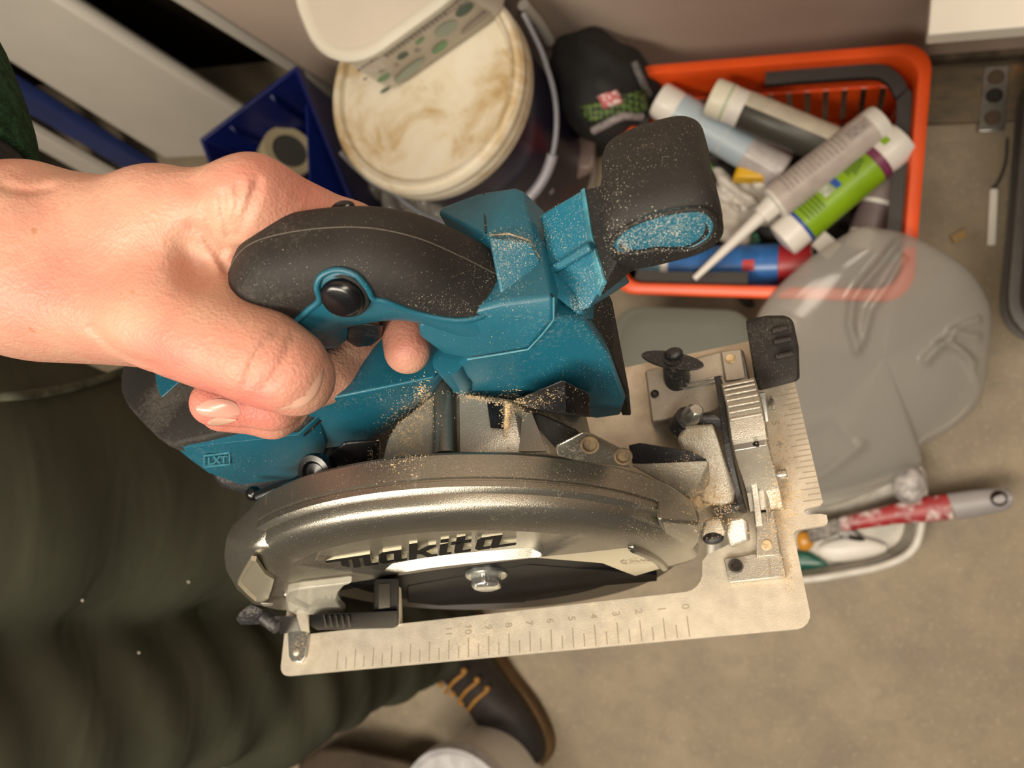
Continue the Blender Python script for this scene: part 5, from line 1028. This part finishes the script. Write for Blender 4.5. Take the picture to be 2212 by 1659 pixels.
def paintpatch(name, pts, h, m, th=0.004):
    P = cr([tb_(u, v, h) for u, v in pts], 4, True); cc = sum(P)/len(P)
    obj(name, MB().loft([[p-[0, 0, th] for p in P], P, [cc+(p-cc)*0.8+[0, 0, th] for p in P], [cc+(p-cc)*0.05+[0, 0, th] for p in P]]), m, ty, smooth=60)
paintpatch('green_paint', [(1720, 1190), (1760, 1200), (1790, 1225), (1740, 1240), (1700, 1230), (1560, 1230), (1560, 1180)], 0.012, mat('green_paint', (0.008, 0.10, 0.07), 0.25))
paintpatch('white_paint', [(1770, 1180), (1840, 1160), (1910, 1175), (1900, 1200), (1800, 1215)], 0.012, M_wht)
paintpatch('orange_paint', [(1722, 1155), (1745, 1150), (1758, 1170), (1748, 1188), (1725, 1185)], 0.016, mat('orange_paint', (0.58, 0.25, 0.02), 0.3))
paintpatch('grey_paint', [(1800, 1120), (1850, 1150), (1870, 1170), (1830, 1165), (1790, 1140)], 0.014, M_steel)
o = obj('paint_rag', MB().ball((0, 0, 0.022), (0.022, 0.028, 0.02), 16, 10), mat('crusted_rag', (0.40, 0.37, 0.36), 0.6, var=0.5, vs=60, bump=1.0, bs=250), smooth=180); q = G(1962, 1045, 0.055); o.location = (q[0], q[1], 0.046); tag(o, 'paint-crusted rag lump on the tray rim beside the brush handle', 'rag')
pb_ = thing('paint_brush', 'paint brush with red and grey handle resting across the tray', 'paint brush', G(1950, 1112, 0.05))
b0_ = np.array(pb_.location); Bp = lambda u, v, h: np.array(G(u, v, h))-b0_
def strip(pts, th):
    R_ = []
    for (u0, v0, u1, v1, h) in pts:
        a, b = Bp(u0, v0, h), Bp(u1, v1, h); m_ = (a+b)/2; k = (b-a)/2
        R_.append([m_+k*math.cos(t)+np.array([0, 0, th*math.sin(t)]) for t in np.linspace(0, 2*PI, 16, endpoint=False)])
    return MB().loft(R_)
M_redh = mat('red_handle', (0.28, 0.018, 0.022), 0.35, var=0.2, vs=30, dust=1.0, dcol=(0.66, 0.58, 0.56), ds=55, grain=0.2)
obj('handle', strip([(1812, 1118, 1820, 1150, 0.052), (1860, 1106, 1866, 1142, 0.054), (1930, 1088, 1938, 1132, 0.057), (2000, 1072, 2012, 1128, 0.060), (2050, 1066, 2058, 1122, 0.062)], 0.007), M_redh, pb_, smooth=60)
obj('handle_end', strip([(2044, 1066, 2066, 1122, 0.062), (2100, 1058, 2108, 1116, 0.064), (2160, 1053, 2166, 1105, 0.066), (2180, 1056, 2184, 1096, 0.0665), (2184, 1062, 2186, 1090, 0.0665)], 0.0075), mat('grey_handle_end', (0.25, 0.235, 0.235), 0.35, var=0.1), pb_, smooth=60)
q = Bp(2158, 1077, 0.0735); obj('hang_hole', MB().lathe([(0.0005, -0.001), (0.007, -0.001), (0.0085, 0.001), (0.0105, 0.0)], 20, lambda r, a, h: (q[0]+r*math.cos(a), q[1]+r*math.sin(a), q[2]+h)), M_shade, pb_, smooth=40)
obj('bristles', strip([(1812, 1120, 1820, 1148, 0.052), (1780, 1120, 1788, 1165, 0.045), (1740, 1120, 1750, 1172, 0.040)], 0.008), mat('clogged_bristles', (0.20, 0.18, 0.16), 0.7, var=0.5, vs=120), pb_, smooth=60)

# ---- things at the bottom edge
q = G(985, 1752, 0.20)
bl_ = thing('white_pail', 'white pail with printed side at the bottom edge beside the boot', 'pail', (q[0], q[1], 0))
obj('body', MB().lathe([(0.001, 0.001), (0.075, 0.001), (0.092, 0.185), (0.001, 0.185)], 48), M_wht, bl_, smooth=35)
obj('lid', MB().lathe([(0.001, 0.196), (0.085, 0.196), (0.090, 0.203), (0.096, 0.200), (0.097, 0.180), (0.092, 0.178)], 60), mat('pail_lid', (0.46, 0.45, 0.46), 0.4, var=0.2, vs=40), bl_, smooth=35)
q = G(1042, 1625, 0.01)
o = obj('sachet', MB().hull([tuple(G(u, v, h)) for u, v, h in ((1010, 1622, 0.0), (1045, 1605, 0.0), (1062, 1650, 0.0), (1020, 1665, 0.0), (1012, 1625, 0.02), (1042, 1612, 0.02), (1055, 1645, 0.02))]), mat('blue_sachet', (0.17, 0.20, 0.32), 0.4, var=0.3, vs=40, dust=0.4, dcol=(0.5, 0.08, 0.06), ds=25), bevel=0.003); tag(place(o, G(1038, 1630, 0)), 'small pale blue sachet with red edge between the boot and the pail', 'sachet')
o = obj('brown_block', MB().hull([tuple(G(u, v, h)) for u, v, h in ((640, 1652, 0.10), (690, 1615, 0.10), (760, 1618, 0.10), (905, 1650, 0.10), (930, 1760, 0.10), (700, 1800, 0.10), (660, 1640, 0.0), (740, 1612, 0.0), (890, 1640, 0.0), (910, 1740, 0.0), (700, 1780, 0.0))]), mat('dark_brown_wood', (0.05, 0.032, 0.017), 0.6, var=0.3, vs=12), bevel=0.01, seg=3); tag(place(o, G(800, 1690, 0)), 'dark brown rounded block on the floor at the bottom edge', 'block')
# ================================================================ PERSON (left arm, trousers, boots)
person = thing('person', 'person in dark green trousers and black boots holding the saw by its handle', 'person', (-0.60, -0.30, 0))
PL = np.array([-0.60, -0.30, 0.0])
def HP(px, py, d): return np.array([(px-CX)/FPX*d, (py-CY)/FPX*d, d])
def cam2w(V): return (MW @ np.asarray(V).T).T/1000+CAM0-PL
# ---- hand (signed distance field in camera millimetres)
CREASE = [([(532, 826), (545, 782), (566, 748), (604, 714)], 0.55, 8), ([(570, 836), (594, 810), (614, 776), (632, 728)], 0.5, 8),
          ([(196, 706), (230, 740), (270, 768), (332, 790)], 0.8, 11), ([(412, 488), (440, 505), (468, 545), (490, 585)], 0.9, 10), ([(446, 462), (460, 500), (486, 540)], 0.8, 9), ([(482, 420), (484, 470), (494, 510)], 0.9, 9), ([(515, 400), (512, 440), (502, 485)], 0.8, 9), ([(556, 395), (542, 435), (512, 505)], 1.0, 11),
          ([(10, 405), (60, 414), (110, 408)], 0.7, 10)]
HOLLOW = [((425, 585), 42, 3.2), ((405, 530), 40, 2.0), ((425, 400), 26, 1.2), ((240, 430), 60, 1.0), ((90, 430), 50, 1.6)]
def hand_sdf(X, Y, Z):
    def c(a, b, ra, rb): return cap(X, Y, Z, HP(*a), HP(*b), ra, rb)
    d = c((-200, 440, 268), (-20, 552, 258), 27, 26)
    d = smin(d, c((-20, 552, 258), (90, 562, 258), 26, 24), 14)
    d = smin(d, c((80, 492, 252), (330, 462, 238), 15, 12.5), 14)
    d = smin(d, c((330, 462, 238), (545, 434, 228), 12.5, 11.8), 10)
    d = smin(d, c((60, 520, 272), (530, 455, 252), 16, 12), 12)
    d = smin(d, c((60, 540, 292), (500, 480, 276), 17, 12), 14)
    d = smin(d, c((40, 580, 305), (470, 520, 296), 16, 11), 14)
    d = smin(d, c((90, 570, 262), (400, 580, 252), 25, 19), 16)
    d = smin(d, c((70, 628, 256), (380, 690, 237), 19, 14.6), 12)
    d = smin(d, c((110, 640, 272), (320, 692, 258), 21, 15), 12)
    d = smin(d, c((360, 520, 246), (455, 560, 242), 13, 8), 16)
    d = smin(d, cap(X, Y, Z, HP(42, 418, 250), HP(60, 416, 250), 8, 8), 9)
    th = c((380, 690, 237), (470, 735, 230), 14.6, 13.6)
    th = smin(th, c((470, 735, 230), (566, 772, 227), 13.6, 13.4), 8)
    th = smin(th, c((566, 772, 227), (628, 806, 227), 13.4, 11.8), 6)
    th = smin(th, c((628, 806, 227), (648, 822, 229), 11.4, 9.6), 5)
    d = smin(d, th, 13)
    f1 = smin(c((545, 428, 228), (760, 506, 248), 12.2, 9.6), c((760, 506, 248), (868, 655, 266), 9.4, 8.6), 5)
    f1 = smin(f1, c((868, 655, 266), (880, 758, 257), 8.6, 7.9), 4)
    d = smin(d, f1, 7)
    f2 = smin(c((530, 445, 252), (735, 540, 282), 12, 9.6), c((735, 540, 282), (800, 705, 292), 9.5, 9), 5)
    f2 = smin(f2, c((800, 705, 292), (715, 812, 277), 9, 8.8), 4); f2 = smin(f2, c((715, 812, 277), (590, 872, 262), 8.8, 8.6), 4); f2 = smin(f2, c((590, 872, 262), (462, 870, 256), 8.6, 7.9), 4)
    f3 = smin(c((500, 480, 276), (720, 590, 306), 12, 9.4), c((720, 590, 306), (780, 740, 314), 9.4, 9), 5)
    f3 = smin(f3, c((780, 740, 314), (700, 850, 298), 9, 8.6), 4); f3 = smin(f3, c((700, 850, 298), (590, 896, 282), 8.6, 8.2), 4); f3 = smin(f3, c((590, 896, 282), (478, 888, 274), 8.2, 7.4), 4)
    f4 = smin(c((470, 520, 296), (680, 640, 326), 11, 8.6), c((680, 640, 326), (740, 760, 334), 8.6, 8), 5)
    f4 = smin(f4, c((740, 760, 334), (640, 860, 318), 8, 7.4), 4); f4 = smin(f4, c((640, 860, 318), (520, 890, 300), 7.4, 6.6), 4)
    for f in (f2, f3, f4): d = smin(d, f, 1.6)
    u = CX+FPX*X/Z; v = CY+FPX*Y/Z; P = np.stack([u, v], -1)
    front = 1/(1+np.exp((Z-np.where((u > 380) & (v > 690), 240, 252))/4))
    for (hx, hy), w, a in HOLLOW: d = d+a*np.exp(-((u-hx)**2+(v-hy)**2)/w**2)*front
    for poly, a, w in CREASE:
        m = (u > min(p[0] for p in poly)-40) & (u < max(p[0] for p in poly)+40) & (v > min(p[1] for p in poly)-40) & (v < max(p[1] for p in poly)+40) 
        if m.any():
            q = P[m]; dd = np.min([segd(q, poly[k], poly[k+1]) for k in range(len(poly)-1)], 0); d[m] += a*1.3*np.exp(-(dd/w)**2)*front[m]
    return d
hs = 1.0; hlo = np.array([-232.0, -82, 198]); hhi = np.array([-22.0, 34, 342])
X, Y, Z = grid(hlo, hhi, hs); HD = hand_sdf(X, Y, Z); V, F = nets(HD, hlo, hs); del X, Y, Z
lab_ = np.arange(len(V))
for _ in range(400):
    mn = lab_[F].min(1); nl = lab_.copy()
    for k in range(4): np.minimum.at(nl, F[:, k], mn)
    nl = nl[nl]
    if (nl == lab_).all(): break
    lab_ = nl
big_ = np.bincount(lab_).argmax(); kv = lab_ == big_; mp_ = -np.ones(len(V), int); mp_[kv] = np.arange(kv.sum()); F = mp_[F[kv[F[:, 0]]]]; V = V[kv]
hu = CX+FPX*V[:, 0]/V[:, 2]; hv = CY+FPX*V[:, 1]/V[:, 2]
redn = np.full(len(V), 0.22)
for x, y, w, a in ((330, 750, 70, 0.45), (390, 780, 45, 0.3), (650, 400, 70, 0.5), (460, 880, 70, 0.85), (560, 890, 60, 0.6), (870, 740, 60, 0.4), (600, 780, 60, 0.18), (120, 620, 90, 0.3), (30, 640, 70, 0.3), (560, 360, 45, 0.25), (470, 720, 60, 0.1), (250, 560, 90, 0.12)):
    redn += a*np.exp(-((hu-x)**2+(hv-y)**2)/w**2)
pale = np.zeros(len(V))
for x, y, w, a in ((480, 490, 28, 0.6), (450, 450, 40, 0.3), (500, 440, 30, 0.4), (270, 690, 60, 0.5), (380, 520, 60, 0.3), (250, 420, 90, 0.25), (895, 800, 35, 0.4), (760, 760, 30, 0.6)):
    pale += a*np.exp(-((hu-x)**2+(hv-y)**2)/w**2)
hand = obj('left_hand', (cam2w(V), F), None, person, smooth=180, recalc=False)
sm = hand.modifiers.new('s', 'SMOOTH'); sm.factor = 0.5; sm.iterations = 1
at = hand.data.attributes.new('redness', 'FLOAT', 'POINT'); at.data.foreach_set('value', np.clip(redn, 0, 1).astype(np.float32))
at = hand.data.attributes.new('pale', 'FLOAT', 'POINT'); at.data.foreach_set('value', np.clip(pale, 0, 1).astype(np.float32))
def _skin(nt, p):
    L = nt.links; tc = N(nt, 'ShaderNodeTexCoord').outputs['Object']
    ra = N(nt, 'ShaderNodeAttribute', attribute_name='redness'); pa = N(nt, 'ShaderNodeAttribute', attribute_name='pale')
    n = N(nt, 'ShaderNodeTexNoise', inp={'Scale': 70.0, 'Detail': 4.0, 'Roughness': 0.6}); L.new(tc, n.inputs['Vector'])
    ad = N(nt, 'ShaderNodeMath', operation='MULTIPLY_ADD', inp={1: 1.1, 2: -0.50}); L.new(n.outputs['Fac'], ad.inputs[0])
    s = N(nt, 'ShaderNodeMath', operation='ADD', use_clamp=True); L.new(ra.outputs['Fac'], s.inputs[0]); L.new(ad.outputs[0], s.inputs[1])
    c = mixc(nt, s.outputs[0], (0.47, 0.275, 0.19), (0.50, 0.165, 0.13))
    c = mixc(nt, pa.outputs['Fac'], c, (0.52, 0.35, 0.25))
    fr = N(nt, 'ShaderNodeTexNoise', inp={'Scale': 160.0, 'Detail': 1.0}); L.new(tc, fr.inputs['Vector'])
    c = mixc(nt, ramp(nt, fr.outputs['Fac'], [(0.74, (0,)*3), (0.80, (0.6,)*3)]), c, (0.36, 0.14, 0.06))
    L.new(c, p.inputs['Base Color']); p.inputs['Roughness'].default_value = 0.50; p.inputs['Specular IOR Level'].default_value = 0.4
    p.inputs['Subsurface Weight'].default_value = 0.25; p.inputs['Subsurface Radius'].default_value = (1.0, 0.35, 0.2); p.inputs['Subsurface Scale'].default_value = 0.003
    v = N(nt, 'ShaderNodeTexVoronoi', inp={'Scale': 900.0}); L.new(tc, v.inputs['Vector']); n2 = N(nt, 'ShaderNodeTexNoise', inp={'Scale': 260.0, 'Detail': 3.0}); L.new(tc, n2.inputs['Vector'])
    a = N(nt, 'ShaderNodeMath', operation='MULTIPLY_ADD', inp={1: 0.4}); L.new(v.outputs['Distance'], a.inputs[0]); L.new(n2.outputs['Fac'], a.inputs[2])
    b = N(nt, 'ShaderNodeBump', inp={'Strength': 0.6, 'Distance': 0.0006}); L.new(a.outputs[0], b.inputs['Height']); L.new(b.outputs[0], p.inputs['Normal'])
hand.data.materials.append(nmat('skin', _skin))
def hray(u, v, d0=205, d1=330):
    for dd in np.arange(d0, d1, 0.4):
        i = np.round((HP(u, v, dd)-hlo)/hs).astype(int)
        if (i >= 0).all() and (i < np.array(HD.shape)).all() and HD[tuple(i)] < 0: return dd
    return None
M_nail = mat('fingernail', (0.60, 0.30, 0.235), 0.28, var=0.06, vs=80, coat=0.3)
M_nailp = mat('nail_edge', (0.52, 0.31, 0.23), 0.4, var=0.05)
def nail(poly, bulge, m, name='fingernail', off=0.35):
    C2 = np.mean(poly, 0); Q = cr([np.array([*p, 0]) for p in poly], 3, True); rings = []
    for t in (1.0, 0.75, 0.45, 0.1):
        r = []
        for q in Q:
            u, v = C2+(q[:2]-C2)*t; dd = hray(u, v)
            r.append((u, v, dd))
        rings.append(r)
    S_ = [x for r in rings for x in r if x[2]]; md = np.median([x[2] for x in S_]); S_ = [x for x in S_ if abs(x[2]-md) < 5]
    B_ = lambda u, v: np.array([1, (u-C2[0])/40, (v-C2[1])/40, ((u-C2[0])/40)**2, (u-C2[0])*(v-C2[1])/1600, ((v-C2[1])/40)**2])
    co = np.linalg.lstsq(np.array([B_(x[0], x[1]) for x in S_]), np.array([x[2] for x in S_]), rcond=None)[0]
    rings = [[HP(u, v, B_(u, v).dot(co)-off-bulge*(1-t*t)) for u, v, dd in r] for r, t in zip(rings, (1.0, .75, .45, .1))]
    back = [[p*(1+1.2/p[2]) for p in rings[0]]]
    mb = MB().loft([[tuple(p) for p in r] for r in back+rings])
    obj(name, (cam2w(mb.v), mb.f), m, person, smooth=60)
nail([(424, 884), (446, 866), (480, 862), (510, 872), (518, 890), (508, 902), (470, 903), (438, 897)], 0.6, M_nail)
nail([(600, 888), (612, 882), (640, 883), (668, 870), (690, 842), (700, 806), (696, 798), (688, 826), (670, 856), (640, 877)], 0.3, M_nailp)
nail([(448, 914), (462, 903), (500, 905), (512, 908), (490, 916), (462, 920)], 0.3, M_nailp)

# ---- sleeve and cuff
def hw_(p): return cam2w([p])[0]
s0, s1 = hw_(HP(-150, 430, 266)), hw_(HP(-440, -160, 305)); s2 = s1+(s1-s0)*1.2
M_flc = mat('green_fleece', (0.018, 0.050, 0.024), 0.95, var=0.4, vs=220, bump=1.0, bs=700, spec=0.1)
slv = obj('sleeve', MB().tube(cr([s0, s0+(s1-s0)*0.25, s1, s2], 8), [0.0355+0.010*min(1, i/10) for i in range(25)], 40, cap=False), M_flc, person, smooth=180)
x = slv.modifiers.new('s', 'SOLIDIFY'); x.thickness = 0.004; x.offset = -1
cd = (s0-s1)/np.linalg.norm(s0-s1)
cf = obj('cuff', MB().tube([s0-cd*0.01, s0+cd*0.004, s0+cd*0.010], [0.033, 0.0335, 0.0325], 40, cap=False), mat('black_cuff', (0.010, 0.010, 0.009), 0.9, var=0.3, vs=200, bump=0.6, bs=800), person, smooth=180)
x = cf.modifiers.new('s', 'SOLIDIFY'); x.thickness = 0.003

# ---- trousers
h = 0.0085; lo = np.array([-1.02, -0.66, 0.06]); hi = np.array([-0.36, 0.12, 1.08]); X, Y, Z = grid(lo, hi, h)
def C(a, b, ra, rb): return cap(X, Y, Z, a, b, ra, rb)
dl = smin(C((-0.60, -0.20, 0.10), (-0.575, -0.19, 0.50), 0.080, 0.098), C((-0.575, -0.19, 0.50), (-0.665, -0.11, 0.93), 0.098, 0.130), 0.05)
dr = smin(C((-0.585, -0.455, 0.11), (-0.60, -0.40, 0.50), 0.075, 0.088), C((-0.60, -0.40, 0.50), (-0.70, -0.28, 0.93), 0.088, 0.125), 0.05)
fold = 0.0055*np.sin(62*Z+30*X-18*Y+2.2*np.sin(14*Y+9*Z))*np.clip((0.72-Z)/0.2, 0.15, 1)+0.003*np.sin(95*Z-40*Y+3*np.sin(20*X))
fl_ = 0.004*np.sin(34*Z+10*Y+2*np.sin(9*Y+4*Z))*np.clip((Z-0.45)/0.2, 0, 1)+0.002*np.sin(60*Z-18*Y)
d = smin(dl+fl_, dr+fold, 0.02)
d = smin(d, C((-0.72, -0.13, 0.97), (-0.74, -0.25, 0.97), 0.145, 0.145)+fl_, 0.05)
V, F = nets(d, lo, h)
def _cloth(nt, p):
    L = nt.links; tc = N(nt, 'ShaderNodeTexCoord').outputs['Object']
    n = N(nt, 'ShaderNodeTexNoise', inp={'Scale': 9.0, 'Detail': 5.0}); L.new(tc, n.inputs['Vector'])
    c = mixc(nt, n.outputs['Fac'], (0.052, 0.052, 0.034), (0.032, 0.033, 0.021)); L.new(c, p.inputs['Base Color']); p.inputs['Roughness'].default_value = 0.9; p.inputs['Specular IOR Level'].default_value = 0.15
    w = N(nt, 'ShaderNodeTexNoise', inp={'Scale': 12.0, 'Detail': 2.0, 'Distortion': 0.5}); mp = N(nt, 'ShaderNodeMapping', inp={'Scale': (1.7, 0.45, 1.9)}); L.new(tc, mp.inputs[0]); L.new(mp.outputs[0], w.inputs['Vector'])
    b = N(nt, 'ShaderNodeBump', inp={'Strength': 0.35, 'Distance': 0.010}); L.new(w.outputs['Fac'], b.inputs['Height']); L.new(b.outputs[0], p.inputs['Normal'])
M_tr = nmat('dark_green_cotton', _cloth)
tro = obj('trousers', (V-PL, F), M_tr, person, smooth=180, recalc=False); tro.modifiers.new('s', 'SMOOTH').iterations = 4
def tsurf(u, v, off=0.004):
    r = ray(u, v)
    for t in np.linspace(0.3, 1.4, 1100):
        q = CAM0+r*t; i = ((q-lo)/h).astype(int)
        if (i >= 0).all() and (i < np.array(d.shape)).all() and d[tuple(i)] < 0: return q-r*off-PL
    return None
pk_ = [tsurf(u, v, 0.006) for u, v in cr([(0, 858), (80, 850), (150, 838), (210, 822), (268, 800)], 5)]
pk_ = [p for p in pk_ if p is not None]
if len(pk_) > 3: obj('pocket_hem', MB().tube(pk_, 0.0035, 10, sq=0.6), mat('pocket_hem', (0.045, 0.047, 0.028), 0.9, var=0.3, vs=60), tro, smooth=60)
lint = MB()
for u, v in ((178, 1297), (407, 1257), (300, 1410)):
    q = tsurf(u, v, 0.002)
    if q is not None: obj('lint', MB().ball(q, (0.0011, 0.0009, 0.0006), 8, 6), M_shelf, tro, smooth=180)

# ---- boots
def boot(name, toe, heel, flip, parent):
    toe = np.array([*toe, 0.0]); heel = np.array([*heel, 0.0]); t = toe-heel; L = np.linalg.norm(t); t /= L; u = np.array([-t[1], t[0], 0])*flip
    O = heel-PL
    def ring(s, w0, w1, z0, z1, n=24, e=0.75):
        o = []
        for a in np.linspace(0, 2*PI, n, endpoint=False):
            c_, s_ = math.cos(a), math.sin(a); cx = math.copysign(abs(c_)**e, c_); sz = math.copysign(abs(s_)**e, s_)
            y = (w0+w1)/2+(w1-w0)/2*cx*(1-0.25*max(0, sz)); o.append(O+t*s*L+u*y+np.array([0, 0, (z0+z1)/2+(z1-z0)/2*sz]))
        return o
    S = [(0.0, -.02, .02, .02, .10), (0.03, -.034, .034, .018, .135), (0.12, -.040, .038, .018, .155), (0.25, -.042, .037, .018, .150), (0.38, -.044, .036, .018, .118), (0.5, -.048, .038, .018, .098), (0.62, -.051, .043, .018, .084), (0.74, -.051, .047, .018, .074), (0.85, -.045, .045, .018, .067), (0.94, -.032, .036, .018, .058), (0.99, -.012, .018, .02, .045)]
    up = obj('boot_upper', MB().loft([ring(*s) for s in S]), M_boot, parent, sub=2)
    S2 = [(-0.015, -.018, .018), (0.02, -.036, .036), (0.12, -.044, .041), (0.3, -.044, .038), (0.5, -.052, .041), (0.7, -.057, .051), (0.85, -.050, .050), (0.95, -.036, .040), (1.01, -.012, .018)]
    left = [O+t*s*L+u*a for s, a, b in S2]; right = [O+t*s*L+u*b for s, a, b in reversed(S2)]
    out = cr(left+right, 4, True); k = sum(out)/len(out)
    obj('boot_sole', MB().loft([[p+[0, 0, 0.001] for p in out], [p+[0, 0, 0.024] for p in out], [k+(p-k)*0.97+[0, 0, 0.028] for p in out], [k+(p-k)*0.3+[0, 0, 0.028] for p in out]]), M_sole, up, smooth=40)
    for s, y, z in ((0.33, 0.024, 0.128), (0.33, -0.028, 0.128), (0.41, 0.025, 0.107), (0.41, -0.030, 0.107), (0.48, 0.026, 0.094), (0.48, -0.032, 0.094)):
        obj('eyelet', MB().ball(O+t*s*L+u*y+[0, 0, z], (0.0055, 0.0055, 0.004), 12, 8), M_amber, up, smooth=180)
    for s, z in ((0.35, 0.135), (0.43, 0.113), (0.50, 0.100)):
        obj('lace', MB().tube(cr([O+t*(s-.01)*L+u*0.024+[0, 0, z-.006], O+t*s*L+u*0.0+[0, 0, z], O+t*(s+.03)*L-u*0.030+[0, 0, z-.01]], 5), 0.0032, 8), M_amber, up, smooth=60)
M_boot = mat('black_leather', (0.020, 0.016, 0.014), 0.55, var=0.3, vs=30, dust=0.25, dcol=(0.10, 0.075, 0.06), ds=25)
M_sole = mat('boot_sole', (0.10, 0.055, 0.018), 0.7, var=0.4, vs=20)
M_amber = mat('amber_lace', (0.28, 0.13, 0.02), 0.6, var=0.2, vs=90)
boot('boot', (-0.405, -0.675), (-0.595, -0.435), 1, person)
boot('boot', (-0.39, -0.28), (-0.63, -0.16), -1, person)
